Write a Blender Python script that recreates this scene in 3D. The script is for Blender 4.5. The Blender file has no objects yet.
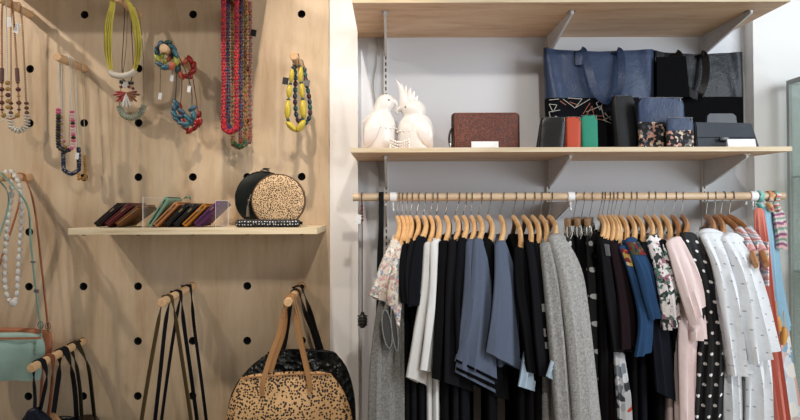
import bpy, bmesh, math, random
from mathutils import Vector as V, Matrix
random.seed(7)
PI = math.pi
S = bpy.context.scene
COL = S.collection
F = 560.0; CX = 390.0; CY = 205.0; CAMY = -2.06; H = 1.5
DP, DW, DB, DR = 2.06, 2.08, 2.13, 1.86      # distances: board face, white wall, recess back, clothes rail


PITCH = math.radians(.75); ROLL = math.radians(.18)
PY = CY - F * math.tan(PITCH)                # principal row with the slight upward tilt
RCAM = Matrix.Rotation(PITCH, 3, 'X') @ Matrix.Rotation(ROLL, 3, 'Y')


def P(x, y, d):
    """point seen at pixel (x, y) at distance d in front of the lens plane"""
    r = RCAM @ V(((x - CX) / F, 1, (PY - y) / F))
    return V((r.x / r.y * d, CAMY + d, H + r.z / r.y * d))


# ------------------------------------------------------------------ materials
def lin(h):
    h = h.lstrip('#')
    o = []
    for i in (0, 2, 4):
        c = int(h[i:i + 2], 16) / 255
        o.append(c / 12.92 if c <= .04045 else ((c + .055) / 1.055) ** 2.4)
    return (*o, 1)


class NB:
    def __init__(s, name):
        s.m = bpy.data.materials.new(name); s.m.use_nodes = True
        s.t = s.m.node_tree; s.b = s.t.nodes['Principled BSDF']

    def n(s, typ, **k):
        nd = s.t.nodes.new(typ)
        for a, v in k.items():
            if a.startswith('_'):
                setattr(nd, a[1:], v)
            else:
                nd.inputs[a.replace('9', ' ')].default_value = v
        return nd

    def l(s, a, b): s.t.links.new(a, b)

    def coord(s, which='Object', scale=(1, 1, 1)):
        c = s.n('ShaderNodeTexCoord'); mp = s.n('ShaderNodeMapping')
        mp.inputs['Scale'].default_value = scale
        s.l(c.outputs[which], mp.inputs['Vector'])
        return mp.outputs[0]

    def ramp(s, fac, stops, const=False):
        r = s.n('ShaderNodeValToRGB'); e = r.color_ramp.elements
        if const: r.color_ramp.interpolation = 'CONSTANT'
        while len(e) < len(stops): e.new(.5)
        for q, (p, c) in zip(e, stops):
            q.position = p; q.color = lin(c) if isinstance(c, str) else c
        s.l(fac, r.inputs[0])
        return r.outputs[0]

    def mix(s, fac, a, b):
        m = s.n('ShaderNodeMix', _data_type='RGBA')
        if isinstance(fac, (int, float)): m.inputs[0].default_value = fac
        else: s.l(fac, m.inputs[0])
        for i, c in ((6, a), (7, b)):
            if isinstance(c, str): m.inputs[i].default_value = lin(c)
            else: s.l(c, m.inputs[i])
        return m.outputs[2]

    def math(s, op, a, b=0.0):
        m = s.n('ShaderNodeMath', _operation=op)
        for i, c in ((0, a), (1, b)):
            if isinstance(c, (int, float)): m.inputs[i].default_value = c
            else: s.l(c, m.inputs[i])
        return m.outputs[0]

    def bump(s, h, strength=.2, dist=.01):
        b = s.n('ShaderNodeBump', Strength=strength, Distance=dist)
        s.l(h, b.inputs['Height']); s.l(b.outputs[0], s.b.inputs['Normal'])

    def set(s, col=None, rough=.5, metal=0, **k):
        if isinstance(col, str): s.b.inputs['Base Color'].default_value = lin(col)
        elif col is not None: s.l(col, s.b.inputs['Base Color'])
        s.b.inputs['Roughness'].default_value = rough
        s.b.inputs['Metallic'].default_value = metal
        for a, v in k.items(): s.b.inputs[a.replace('9', ' ')].default_value = v
        return s.m


_mc = {}


def plain(hexc, rough=.5, metal=0, name=None):
    k = (hexc, rough, metal)
    if k not in _mc:
        b = NB(name or 'plain_' + hexc.strip('#'))
        n = b.n('ShaderNodeTexNoise', Scale=60.0, Detail=3.0)
        b.l(b.coord(), n.inputs['Vector'])
        d = b.mix(b.math('MULTIPLY', n.outputs[0], .25), hexc, '#000000' if metal == 0 else hexc)
        b.set(d, rough, metal); _mc[k] = b.m
    return _mc[k]


def fabric(hexc, rough=.92, weave=900, var=.25, dark='#000000', bs=.4, sheen=0.0):
    k = ('fab', hexc, rough, weave, var, bs)
    if k in _mc: return _mc[k]
    b = NB('fabric_' + hexc.strip('#'))
    co = b.coord()
    n = b.n('ShaderNodeTexNoise', Scale=float(weave) * .35, Detail=4.0); b.l(co, n.inputs['Vector'])
    n2 = b.n('ShaderNodeTexNoise', Scale=14.0, Detail=3.0); b.l(co, n2.inputs['Vector'])
    c = b.mix(b.math('MULTIPLY', n.outputs[0], var), hexc, dark)
    h = b.math('ADD', b.math('MULTIPLY', n.outputs[0], .12), n2.outputs[0])
    b.bump(h, bs, .012)
    b.set(c, rough); b.b.inputs['Specular IOR Level'].default_value = .1
    _mc[k] = b.m
    return b.m


def leather(hexc, rough=.42, scale=120, bs=.12):
    k = ('lea', hexc, rough, scale)
    if k in _mc: return _mc[k]
    b = NB('leather_' + hexc.strip('#'))
    co = b.coord()
    v = b.n('ShaderNodeTexVoronoi', Scale=float(scale)); b.l(co, v.inputs['Vector'])
    n = b.n('ShaderNodeTexNoise', Scale=9.0, Detail=4.0); b.l(co, n.inputs['Vector'])
    c = b.mix(b.math('MULTIPLY', n.outputs[0], .4), hexc, '#000000')
    b.bump(b.math('ADD', b.math('MULTIPLY', v.outputs['Distance'], .04 if bs < .5 else .4), b.math('MULTIPLY', n.outputs[0], .8)), bs * 1.6, .02)
    b.set(c, rough); b.b.inputs['Specular IOR Level'].default_value = .28; _mc[k] = b.m
    return b.m


def wood(name, a, c, d, scale=(1, 1, 1), rough=.55, bs=.05, knots=.5):
    b = NB(name)
    co = b.coord('Object', scale)
    n = b.n('ShaderNodeTexNoise', Scale=3.0, Detail=6.0, Roughness=.6, Distortion=.6); b.l(co, n.inputs['Vector'])
    w = b.n('ShaderNodeTexNoise', Scale=14.0, Detail=5.0, Roughness=.7); b.l(co, w.inputs['Vector'])
    k = b.math('ADD', b.math('MULTIPLY', n.outputs[0], .65), b.math('MULTIPLY', w.outputs[0], .35))
    col = b.ramp(k, [(.33, d), (.47, c), (.62, a)])
    b.bump(w.outputs[0], bs, .002)
    return b.set(col, rough)


def printed(name, base, cols, scale, share=.5, rough=.85, bs=.2, stretch=(1, 1, 1), dist=.35):
    b = NB(name)
    co = b.coord('Object', stretch)
    n = b.n('ShaderNodeTexNoise', Scale=scale * .8, Detail=2.0); b.l(co, n.inputs['Vector'])
    add = b.n('ShaderNodeVectorMath', _operation='SCALE'); b.l(n.outputs['Color'], add.inputs[0]); add.inputs['Scale'].default_value = dist / scale * 4
    ad2 = b.n('ShaderNodeVectorMath', _operation='ADD'); b.l(co, ad2.inputs[0]); b.l(add.outputs[0], ad2.inputs[1])
    v = b.n('ShaderNodeTexVoronoi', Scale=float(scale)); b.l(ad2.outputs[0], v.inputs['Vector'])
    sep = b.n('ShaderNodeSeparateColor'); b.l(v.outputs['Color'], sep.inputs[0])
    st = [(0, base)]
    for i, c in enumerate(cols): st.append((1 - share + share * i / len(cols), c))
    col = b.ramp(sep.outputs[0], st, True)
    n2 = b.n('ShaderNodeTexNoise', Scale=16.0, Detail=3.0); b.l(b.coord(), n2.inputs['Vector'])
    b.bump(n2.outputs[0], bs, .012)
    return b.set(col, rough)


def polka(name, base, dot, sp, r, rough=.8, which='UV', jitter=True, bs=.2):
    b = NB(name)
    co = b.coord(which, (1 / sp, 1 / sp, 1 / sp))
    s = b.n('ShaderNodeSeparateXYZ'); b.l(co, s.inputs[0])
    yi = b.math('FLOOR', s.outputs[1]); xo = b.math('ADD', s.outputs[0], b.math('MULTIPLY', yi, .5))
    fx = b.math('SUBTRACT', b.math('FRACT', xo), .5); fy = b.math('SUBTRACT', b.math('FRACT', s.outputs[1]), .5)
    dd = b.math('SQRT', b.math('ADD', b.math('MULTIPLY', fx, fx), b.math('MULTIPLY', fy, fy)))
    f = b.math('LESS_THAN', dd, r / sp)
    col = b.mix(f, base, dot)
    n2 = b.n('ShaderNodeTexNoise', Scale=16.0, Detail=3.0); b.l(b.coord(), n2.inputs['Vector'])
    b.bump(n2.outputs[0], bs, .012)
    return b.set(col, rough)


def leopard(name, base, spot, scale=120, rough=.6, thr=.42):
    b = NB(name)
    co = b.coord('Object', (1, .25, 1))
    v = b.n('ShaderNodeTexVoronoi', Scale=float(scale), Randomness=.8); b.l(co, v.inputs['Vector'])
    n = b.n('ShaderNodeTexNoise', Scale=scale * 1.5); b.l(co, n.inputs['Vector'])
    k = b.math('ADD', v.outputs['Distance'], b.math('MULTIPLY', b.math('SUBTRACT', n.outputs[0], .5), .35))
    f = b.math('LESS_THAN', k, thr)
    n3 = b.n('ShaderNodeTexNoise', Scale=5.0); b.l(co, n3.inputs['Vector'])
    bb = b.mix(b.math('MULTIPLY', n3.outputs[0], .5), base, '#b98a55')
    col = b.mix(f, bb, spot)
    return b.set(col, rough)


def striped(name, cols, freq, rough=.85, axis=2, dist=2.0):
    b = NB(name)
    co = b.coord()
    s = b.n('ShaderNodeSeparateXYZ'); b.l(co, s.inputs[0])
    n = b.n('ShaderNodeTexNoise', Scale=12.0); b.l(co, n.inputs['Vector'])
    k = b.math('FRACT', b.math('ADD', b.math('MULTIPLY', s.outputs[axis], freq), b.math('MULTIPLY', n.outputs[0], dist)))
    st = [(i / len(cols), c) for i, c in enumerate(cols)]
    return b.set(b.ramp(k, st, True), rough)


def glass(name, tint='#ffffff', alpha=.12, rough=.03):
    b = NB(name)
    b.set(tint, rough); b.b.inputs['Alpha'].default_value = alpha
    b.b.inputs['Specular IOR Level'].default_value = .6
    return b.m


M = {}
M['ply'] = wood('birch_plywood_board', '#d5bd9e', '#cab08f', '#b79a79', (3.5, 3.5, .55), .5)
M['plyedge'] = wood('plywood_edge', '#dccaa9', '#c9b08a', '#9d7f58', (2, 2, 40), .6)
M['shelfwood'] = wood('pine_shelf', '#e3c7a8', '#d6b492', '#b9926e', (.9, 6, 6), .55)
M['edgeband'] = wood('pale_edge', '#d8c8ae', '#cbb898', '#b39d79', (1.2, 8, 30), .6)
M['leftshelf'] = wood('pale_shelf', '#e9d9ba', '#dcc8a4', '#b99f78', (1.0, 8, 30), .6)
M['dowel'] = wood('dowel_wood', '#e0bd92', '#d3ab7d', '#bd9263', (9, 3, 9), .5)
M['rail'] = wood('rail_wood', '#d0b99b', '#c3a888', '#a78b6c', (2, 14, 14), .5)
M['hanger'] = wood('hanger_wood', '#e6c496', '#dcb07c', '#c4945e', (8, 8, 8), .38)
M['hangerd'] = wood('hanger_wood_dark', '#bd8a5c', '#a5744a', '#875a36', (8, 8, 8), .38)
M['barwood'] = wood('clip_bar_wood', '#8f7152', '#7b5f43', '#5f4730', (8, 8, 8), .45)
M['steel'] = plain('#b9b6b0', .25, 1)
M['hook'] = plain('#6d6962', .35, 1)
M['bracket'] = plain('#e2e2e2', .4)
M['track'] = plain('#e8e6e2', .4)
M['whitepl'] = plain('#f2f2f0', .4)
M['black'] = fabric('#0d0d0f'); M['black2'] = fabric('#121318'); M['black3'] = fabric('#17161a')
M['navyblack'] = fabric('#14161e')
M['bluegrey'] = fabric('#555c6d', weave=1100); M['bluegrey2'] = fabric('#5a6375', weave=1100)
M['denim'] = fabric('#2a4566', weave=1100)
M['white'] = fabric('#d9d8d6', var=.1, dark='#777777'); M['offwhite'] = fabric('#c9c6c1', var=.15, dark='#666666')
M['maroon'] = fabric('#1d1216'); M['pink'] = fabric('#dcc9c6', var=.12, dark='#886666')
M['lightblue'] = fabric('#a9bccb', var=.15)


def wool(name, a, b_):
    b = NB(name); co = b.coord()
    n = b.n('ShaderNodeTexNoise', Scale=160.0, Detail=5.0, Roughness=.8); b.l(co, n.inputs['Vector'])
    n2 = b.n('ShaderNodeTexNoise', Scale=12.0, Detail=2.0); b.l(co, n2.inputs['Vector'])
    col = b.ramp(n.outputs[0], [(.35, b_), (.65, a)])
    b.bump(b.math('ADD', n.outputs[0], n2.outputs[0]), .35, .008)
    return b.set(col, .95)


M['wool'] = wool('grey_wool', '#a3a19d', '#6c6a68'); M['wool2'] = wool('pale_grey_wool', '#aeaca8', '#777573')
M['knit'] = wool('grey_knit', '#8d8b86', '#5b5956')
M['kimono'] = printed('pastel_print', '#d3c6b6', ['#a9a4a0', '#c99a94', '#8f9bb0', '#e4dccf', '#7f8a86', '#b88d80'], 120, .5, dist=.8)
M['floral'] = printed('floral_print', '#c9c2bf', ['#1c2322', '#46695c', '#8a5d68', '#dcd6d2', '#2c3634'], 62, .62, dist=.8)
M['redyoke'] = printed('red_yellow_print', '#8f2a2e', ['#c9a94c', '#2d3550', '#c8593f', '#d8cfa6'], 70, .6)
M['oliveyoke'] = printed('olive_print', '#5f5a3a', ['#8f2a2e', '#8c8659', '#2d3550'], 80, .5)
M['skirtdots'] = polka('black_large_dots', '#0c0c0e', '#c9c9c7', .042, .0085)
M['dressdots'] = polka('black_white_dots', '#0d0d10', '#dedbd8', .03, .0045)
M['whitedots'] = polka('white_grey_dots', '#d0d3d6', '#9a9ca4', .024, .0022, bs=.5)
M['flowerwhite'] = printed('white_floral', '#b9b9bb', ['#30353a', '#b8482c', '#6b7078', '#9a9da3'], 42, .4)
M['leo'] = leopard('leopard_tan', '#d2aa78', '#22160e', 125, .6, .44); M['leo2'] = leopard('leopard_tan_small', '#dfbd92', '#2c1e16', 215, .6, .42)
M['tan'] = leather('#b98a5c'); M['blackl'] = leather('#0e0f10', .35); M['croc'] = leather('#101412', .3, 55, .6)
M['navyl'] = leather('#31415f', .38, 160, .25); M['navyd'] = leather('#0b0e15', .36, 160, .25); M['darkblue'] = leather('#15181f', .4)
M['mint'] = leather('#a9c6b8', .5); M['terracotta'] = leather('#b8734f', .5)
M['woven'] = None


def woven():
    b = NB('woven_brown'); co = b.coord('Object', (1, 1, 1.4))
    v = b.n('ShaderNodeTexVoronoi', Scale=230.0, Randomness=.4); b.l(co, v.inputs['Vector'])
    n = b.n('ShaderNodeTexNoise', Scale=160.0, Detail=2.0); b.l(co, n.inputs['Vector'])
    c = b.ramp(b.math('ADD', v.outputs['Distance'], b.math('MULTIPLY', n.outputs[0], .4)), [(.25, '#a95d3a'), (.55, '#7d3f27'), (.8, '#42201a')])
    b.bump(b.math('MULTIPLY', v.outputs['Distance'], -1), .6, .004)
    return b.set(c, .45)


M['woven'] = woven()


# ------------------------------------------------------------------ object helpers
def link(name, me):
    o = bpy.data.objects.new(name, me); COL.objects.link(o); return o


def tag(o, label, cat, group=None, kind=None):
    if label: o['label'] = label
    if cat: o['category'] = cat
    if group: o['group'] = group
    if kind: o['kind'] = kind
    return o


def thing(name, label, cat, loc, group=None):
    o = link(name, None); o.location = loc; o.empty_display_size = .03
    bpy.context.view_layer.update()
    return tag(o, label, cat, group)


def wloc(o):
    l = V(o.location)
    while o.parent: o = o.parent; l += V(o.location)
    return l


def obj(name, bm, m, parent=None, smooth=True, label=None, origin=None):
    """world-space bmesh -> ONE mesh object (child of parent)"""
    bmesh.ops.recalc_face_normals(bm, faces=bm.faces)
    off = wloc(parent) if parent else (origin if origin is not None else V((0, 0, 0)))
    bmesh.ops.translate(bm, verts=bm.verts, vec=-V(off))
    me = bpy.data.meshes.new(name); bm.to_mesh(me); bm.free()
    for mm in (m if isinstance(m, (list, tuple)) else [m]): me.materials.append(mm)
    if smooth:
        for p in me.polygons: p.use_smooth = True
        try: me.set_sharp_from_angle(angle=math.radians(40))
        except Exception: pass
    o = link(name, me)
    if parent: o.parent = parent
    elif origin is not None: o.location = origin
    if label: o['label'] = label
    return o


def struct(name, bm, m, smooth=False):
    o = obj(name, bm, m, None, smooth); o['kind'] = 'structure'; return o


def B(): return bmesh.new()


def box(bm, c, s, r=0, rot=None, seg=2):
    g = bmesh.ops.create_cube(bm, size=1); vs = g['verts']
    bmesh.ops.scale(bm, verts=vs, vec=V(s))
    if r > 0:
        es = list({e for v in vs for e in v.link_edges})
        rr = bmesh.ops.bevel(bm, geom=es, offset=r, segments=seg, affect='EDGES', profile=.5)
        vs = list({v for f in rr['faces'] for v in f.verts} | {v for v in vs if v.is_valid})
    if rot is not None: bmesh.ops.transform(bm, matrix=rot.to_4x4(), verts=vs)
    bmesh.ops.translate(bm, verts=vs, vec=V(c))
    return vs


def bx(bm, a, b_, r=0):
    a = V(a); b_ = V(b_)
    return box(bm, (a + b_) / 2, [abs(q) for q in (b_ - a)], r)


def cat(pts, n, closed=False):
    pts = [V(p) for p in pts]; out = []; m = len(pts)
    segs = m if closed else m - 1
    def g(i): return pts[i % m] if closed else pts[min(max(i, 0), m - 1)]
    for k in range(n + (0 if closed else 1)):
        t = k * segs / n; i = min(int(t), segs - 1); u = t - i
        p0, p1, p2, p3 = g(i - 1), g(i), g(i + 1), g(i + 2)
        out.append(.5 * ((2 * p1) + (p2 - p0) * u + (2 * p0 - 5 * p1 + 4 * p2 - p3) * u * u + (3 * p1 - p0 - 3 * p2 + p3) * u ** 3))
    return out


def frames(pts, closed, up=None):
    n = len(pts); T = []
    for i in range(n):
        a = pts[(i - 1) % n] if closed or i > 0 else pts[i]
        b_ = pts[(i + 1) % n] if closed or i < n - 1 else pts[i]
        t = (b_ - a); T.append(t.normalized() if t.length > 1e-9 else V((0, 0, 1)))
    fr = []
    x = V((1, 0, 0)) if abs(T[0].x) < .8 else V((0, 1, 0))
    for t in T:
        if up is not None:
            w = V(up) - t * t.dot(V(up)); w.normalize()
            fr.append((w, t.cross(w)))
        else:
            x = x - t * t.dot(x); x.normalize(); fr.append((x.copy(), t.cross(x)))
    return fr


def sweep(bm, pts, sect, closed=False, up=None, scale=None):
    fr = frames(pts, closed, up); rings = []
    for i, (p, (a, b_)) in enumerate(zip(pts, fr)):
        k = scale(i / max(1, len(pts) - 1)) if scale else 1
        rings.append([bm.verts.new(p + a * (sx * k) + b_ * (sy * k)) for sx, sy in sect])
    n = len(rings); m = len(sect)
    for i in range(n if closed else n - 1):
        r, q = rings[i], rings[(i + 1) % n]
        for j in range(m): bm.faces.new((r[j], r[(j + 1) % m], q[(j + 1) % m], q[j]))
    if not closed:
        bm.faces.new(rings[0][::-1]); bm.faces.new(rings[-1])


def tube(bm, pts, r, seg=8, closed=False, scale=None):
    sweep(bm, pts, [(r * math.cos(2 * PI * j / seg), r * math.sin(2 * PI * j / seg)) for j in range(seg)], closed, None, scale)


def ribbon(bm, pts, w, t, up, closed=False):
    sweep(bm, pts, [(-w / 2, -t / 2), (w / 2, -t / 2), (w / 2, t / 2), (-w / 2, t / 2)], closed, up)


def cyl(bm, a, b_, r, r2=None, seg=24, bev=0):
    a = V(a); b_ = V(b_); d = (b_ - a)
    n = d.normalized()
    x = n.orthogonal().normalized(); y = n.cross(x)
    prof = [(0, r - bev), (bev, r), (d.length - bev, r2 or r), (d.length, (r2 or r) - bev)] if bev else [(0, r), (d.length, r2 or r)]
    rings = [[bm.verts.new(a + n * h + (x * math.cos(2 * PI * j / seg) + y * math.sin(2 * PI * j / seg)) * rr) for j in range(seg)] for h, rr in prof]
    for p, q in zip(rings, rings[1:]):
        for j in range(seg): bm.faces.new((p[j], p[(j + 1) % seg], q[(j + 1) % seg], q[j]))
    bm.faces.new(rings[0][::-1]); bm.faces.new(rings[-1])


def ball(bm, c, s, rot=None, u=14, v=9):
    c = V(c); new = bm.verts.new; vs = []
    def mk(x, y, z):
        p = V((x * s[0], y * s[1], z * s[2]))
        if rot is not None: p = rot @ p
        q = new(c + p); vs.append(q); return q
    top = mk(0, 0, 1); rows = []
    for i in range(1, v):
        ph = PI * i / v; sn = math.sin(ph)
        rows.append([mk(sn * math.cos(2 * PI * j / u), sn * math.sin(2 * PI * j / u), math.cos(ph)) for j in range(u)])
    bot = mk(0, 0, -1)
    for j in range(u):
        k = (j + 1) % u
        bm.faces.new((top, rows[0][j], rows[0][k])); bm.faces.new((bot, rows[-1][k], rows[-1][j]))
    for p, q in zip(rows, rows[1:]):
        for j in range(u): bm.faces.new((p[j], q[j], q[(j + 1) % u], p[(j + 1) % u]))
    return vs


def prism(bm, pts, axis, depth):
    """extrude a closed 3-D polygon along a vector"""
    a = [bm.verts.new(p) for p in pts]; b_ = [bm.verts.new(V(p) + V(axis) * depth) for p in pts]
    n = len(a)
    bm.faces.new(a[::-1]); bm.faces.new(b_)
    for i in range(n): bm.faces.new((a[i], a[(i + 1) % n], b_[(i + 1) % n], b_[i]))


# cloth: ring loft between a left and a right edge line
class Cloth:
    def __init__(s, L, R, thick=.014, n=22, seg=36, folds=3, amp=.004, phase=0.0, top=.7):
        s.L = cat(L, n); s.R = cat(R, n); s.n = n; s.seg = seg
        s.th, s.f, s.a, s.ph, s.top = thick, folds, amp, phase, top

    def pos(s, k, th, off=0.0):
        i = min(int(k), s.n - 1); u = k - i
        L = s.L[i].lerp(s.L[i + 1], u); R = s.R[i].lerp(s.R[i + 1], u)
        h = (R - L) / 2; c = (L + R) / 2; t = k / s.n
        hx = V((h.x, h.y, 0)); hx.normalize()
        nr = V((hx.y, -hx.x, 0))                # towards the camera side
        ct, st = math.cos(th), math.sin(th)
        w = math.copysign(abs(ct) ** .8, ct)
        tk = s.th * (s.top + (1 - s.top) * min(1, t * 2.5))
        fold = 1.5 * s.a * min(1, t * 1.6 + .1) * math.sin(s.f * ct * PI + s.ph + 1.3 * t) * (1 if st >= 0 else .6)
        fold += .5 * s.a * min(1, t * 2) * math.sin(s.f * 2.3 * ct + 2 * s.ph + 4 * t)
        return c + h * w + nr * (st * tk + fold * (1 - ct ** 6) + off * (1 if st >= 0 else -1))

    def build(s, bm, k0=0, k1=None, hem=True, th0=None, th1=None, off=0.0):
        uv = bm.loops.layers.uv.verify()
        k1 = s.n if k1 is None else k1
        seg = s.seg
        full = th0 is None
        ks = [k0 + (k1 - k0) * i / max(2, int(abs(k1 - k0)) or 2) for i in range(max(2, int(abs(k1 - k0)) or 2) + 1)]
        ths = [2 * PI * j / seg for j in range(seg)] if full else [th0 + (th1 - th0) * j / 12 for j in range(13)]
        rows = [[bm.verts.new(s.pos(k, t, off)) for t in ths] for k in ks]
        if full and k0 == 0:                     # rounded shoulder
            c0 = sum((v.co for v in rows[0]), V()) / seg
            dm = [(.4, .013), (.72, .010), (.92, .005)]
            rows = [[bm.verts.new(c0 + (v.co - c0) * q + V((0, 0, z))) for v in rows[0]] for q, z in dm] + rows
            ks = [0, 0, 0] + ks
        m = len(ths)
        wid = (s.L[s.n // 2] - s.R[s.n // 2]).length
        leng = (s.L[0] - s.L[-1]).length
        UVs = {}; vl = [0.0]
        for q in range(s.n): vl.append(vl[-1] + ((s.L[q + 1] + s.R[q + 1]) - (s.L[q] + s.R[q])).length / 2)
        for i, k in enumerate(ks):
            for j in range(m): UVs[rows[i][j]] = (math.copysign(abs(math.cos(ths[j])) ** .8, math.cos(ths[j])) * (s.L[min(s.n, int(k))] - s.R[min(s.n, int(k))]).length * .5, vl[min(s.n, int(k))])
        def face(*vs):
            f = bm.faces.new(vs)
            for l in f.loops: l[uv].uv = UVs.get(l.vert, (0, 0))
        for i in range(len(ks) - 1):
            for j in range(m if full else m - 1):
                face(rows[i][j], rows[i][(j + 1) % m], rows[i + 1][(j + 1) % m], rows[i + 1][j])
        if full:
            bm.faces.new(rows[0][::-1])
            if hem:                              # turned-in hem, open below
                c = sum((v.co for v in rows[-1]), V()) / m
                up = (s.L[-2] - s.L[-1]).normalized() * .03
                a = [bm.verts.new(c + (v.co - c) * .93) for v in rows[-1]]
                b_ = [bm.verts.new(c + (v.co - c) * .85 + up) for v in rows[-1]]
                for v, q in zip(a, rows[-1]): UVs[v] = UVs[q]
                for p, q in ((rows[-1], a), (a, b_)):
                    for j in range(m): face(p[j], p[(j + 1) % m], q[(j + 1) % m], q[j])
                bm.faces.new(b_)
            else:
                bm.faces.new(rows[-1])
        else:                                    # a patch gets a little thickness
            pass
        return bm


# ------------------------------------------------------------------ setting
XL, XR = -2.6, 2.7
bm = B()
sp = .2004; _o = P(84.4, 68.8, DP); ox, oz = _o.x, _o.z
right = (329 - CX) / F * DP
cols = [i for i in range(-6, 5)]; rows = [j for j in range(-7, 4)]
xs_c = [ox + sp * i for i in cols]; zs_c = [oz + sp * j for j in rows]
rh = .0145
for xi, hx in enumerate(xs_c):
    x0 = hx - sp / 2; x1 = hx + sp / 2
    if xi == len(xs_c) - 1: x1 = right
    for hz in zs_c:
        z0 = hz - sp / 2; z1 = hz + sp / 2
        ci, co, cb = [], [], []
        for k in range(24):
            a = 2 * PI * k / 24; c, s_ = math.cos(a), math.sin(a)
            m = max(abs(c), abs(s_))
            qx = hx + ((x1 - hx) if c > 0 else (hx - x0)) * (c / m); qz = hz + (sp / 2) * (s_ / m)
            ci.append(bm.verts.new((hx + rh * c, 0, hz + rh * s_))); cb.append(bm.verts.new((hx + rh * c, .018, hz + rh * s_)))
            co.append(bm.verts.new((qx, 0, qz)))
        for k in range(24):
            q = (k + 1) % 24
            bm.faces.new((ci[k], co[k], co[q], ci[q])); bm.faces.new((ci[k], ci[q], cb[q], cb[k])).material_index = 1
bmesh.ops.remove_doubles(bm, verts=bm.verts, dist=1e-5)
zt, zb = zs_c[-1] + sp / 2, zs_c[0] - sp / 2
bx(bm, (right - .001, 0.0002, zb), (right, .0198, zt))
struct('wall_left', bm, [M['ply'], plain('#0a0908', .95)])  # second material blackens the hole walls: depth shade put into the colour
bm = B(); bx(bm, (XL, .018, 0), (right - .002, .0195, 3.0)); struct('hole_shade_sheet_1', bm, plain('#060505', .95))  # black sheet added behind the board, its colour stands in for shade in holes
wallm = NB('painted_wall'); n = wallm.n('ShaderNodeTexNoise', Scale=180.0, Detail=3.0); wallm.l(wallm.coord(), n.inputs['Vector']); wallm.bump(n.outputs[0], .04, .002)
wallm.set('#efece8', .6); M['wall'] = wallm.m
rl, rr_ = (358 - CX) / F * DW, (755 - CX) / F * DW
Y0, Y1 = DW + CAMY, DB + CAMY
bm = B()
bx(bm, (XL, Y0, 0), (rl, Y0 + .14, 3.0)); bx(bm, (rr_, Y0, 0), (XR, Y0 + .14, 3.0))
bx(bm, (rl, Y0, 2.6), (rr_, Y0 + .14, 3.0))
struct('wall_back', bm, M['wall'])
gw = NB('grey_painted_panel'); n = gw.n('ShaderNodeTexNoise', Scale=180.0, Detail=3.0); gw.l(gw.coord(), n.inputs['Vector']); gw.bump(n.outputs[0], .04, .002)
gw.set('#d4d5d8', .6)
bm = B(); bx(bm, (rl, Y1, 0), (rr_, Y0 + .14, 2.6)); struct('wall_recess', bm, gw.m)
bm = B(); bx(bm, (XL, -4.2, -.05), (XR, .2, 0)); struct('floor', bm, wood('oak_floor', '#cdb594', '#bea381', '#a5896a', (6, .8, 1), .45))

# pegs --------------------------------------------------------------
def hole(c, r): return V((ox + sp * c, 0, oz + sp * r))


PEG = {}


def peg(key, c, r, L, label, droop=0.0):
    b_ = hole(c, r); tip = b_ + V((0, -L, -droop))
    t = thing('display_peg', label, 'peg', b_, 'round wooden pegs in the plywood board')
    bm = B(); cyl(bm, b_ + V((0, .0165, 0)), tip, .0138, None, 24, .0016); obj('dowel', bm, M['dowel'], t)
    PEG[key] = (b_, tip)


peg('A', -1, 1, .17, 'wooden peg at the upper left carrying wooden-bead necklaces')
peg('B', 0, 0, .17, 'short wooden peg carrying the black, pink and gold bead necklaces')
peg('C', 1, 1, .17, 'wooden peg behind the yellow cord necklace')
peg('D', 2, 0, .27, 'long wooden peg carrying teal and red chunky bead necklaces')
peg('E', 3, 1, .27, 'wooden peg behind the long red beaded rope necklaces')
peg('F', 4, 0, .17, 'wooden peg carrying the yellow pebble necklace at the bright end of the board')
peg('G', -1, -2, .285, 'wooden peg at the left edge carrying the white bead necklace', .012)
peg('H', 2, -4, .285, 'wooden peg below the shelf carrying three thin bag straps', .012)
peg('I', 4, -4, .285, 'wooden peg carrying the leopard print tote', .012)
peg('J', 0, -5, .30, 'wooden peg at the lower left carrying black and brown bag straps', .012)


def pegat(key, f):
    a, b_ = PEG[key]; return a.lerp(b_, f)


# left shelf ----------------------------------------------------------
dLF = 1.807
sx0, sx1 = (68 - CX) / F * dLF, (317 - CX) / F * dLF
sz = H - (227.3 - CY) / F * dLF; sth = .0215
bm = B(); bx(bm, (sx0, CAMY + dLF, sz - sth), (sx1, -.0005, sz), .0012)
tag(obj('wall_shelf', bm, M['leftshelf'], None, False, origin=V((0, 0, 0))), 'small pale plywood shelf on the pegboard holding wallets and round bags', 'shelf')

bm = B(); bx(bm, (-1.37, -.37, 2.275), (-.45, -.0005, 2.296), .0012)
tag(obj('wall_shelf', bm, M['leftshelf'], None, False, origin=V((-.9, -.2, 2.275))), 'deep pale plywood shelf high on the pegboard above the necklaces', 'shelf')

# right shelves -----------------------------------------------------
dF = 1.76
X0, X1 = (350.7 - CX) / F * dF, (793 - CX) / F * dF
ZS = P(560, 147.2, dF).z
ZT = P(620, 2.0, dF).z
def long_shelf(z0, z1, label, x0):
    t = thing('long_shelf', label, 'shelf', ((x0 + X1) / 2, Y1, z0), 'long wooden shelves on the white wall')
    bm = B(); bx(bm, (x0, CAMY + dF + .002, z0), (X1, Y1 - .0005, z1)); obj('board', bm, M['shelfwood'], t, False)
    bm = B(); bx(bm, (x0, CAMY + dF, z0), (X1, CAMY + dF + .002, z1)); obj('edge_band', bm, M['edgeband'], t, False)
long_shelf(ZS - .0145, ZS, 'long wooden shelf holding the bags and white birds above the clothes rail', X0)
long_shelf(ZT, ZT + .018, 'topmost long wooden shelf seen from below', (352.6 - CX) / F * dF)

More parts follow.
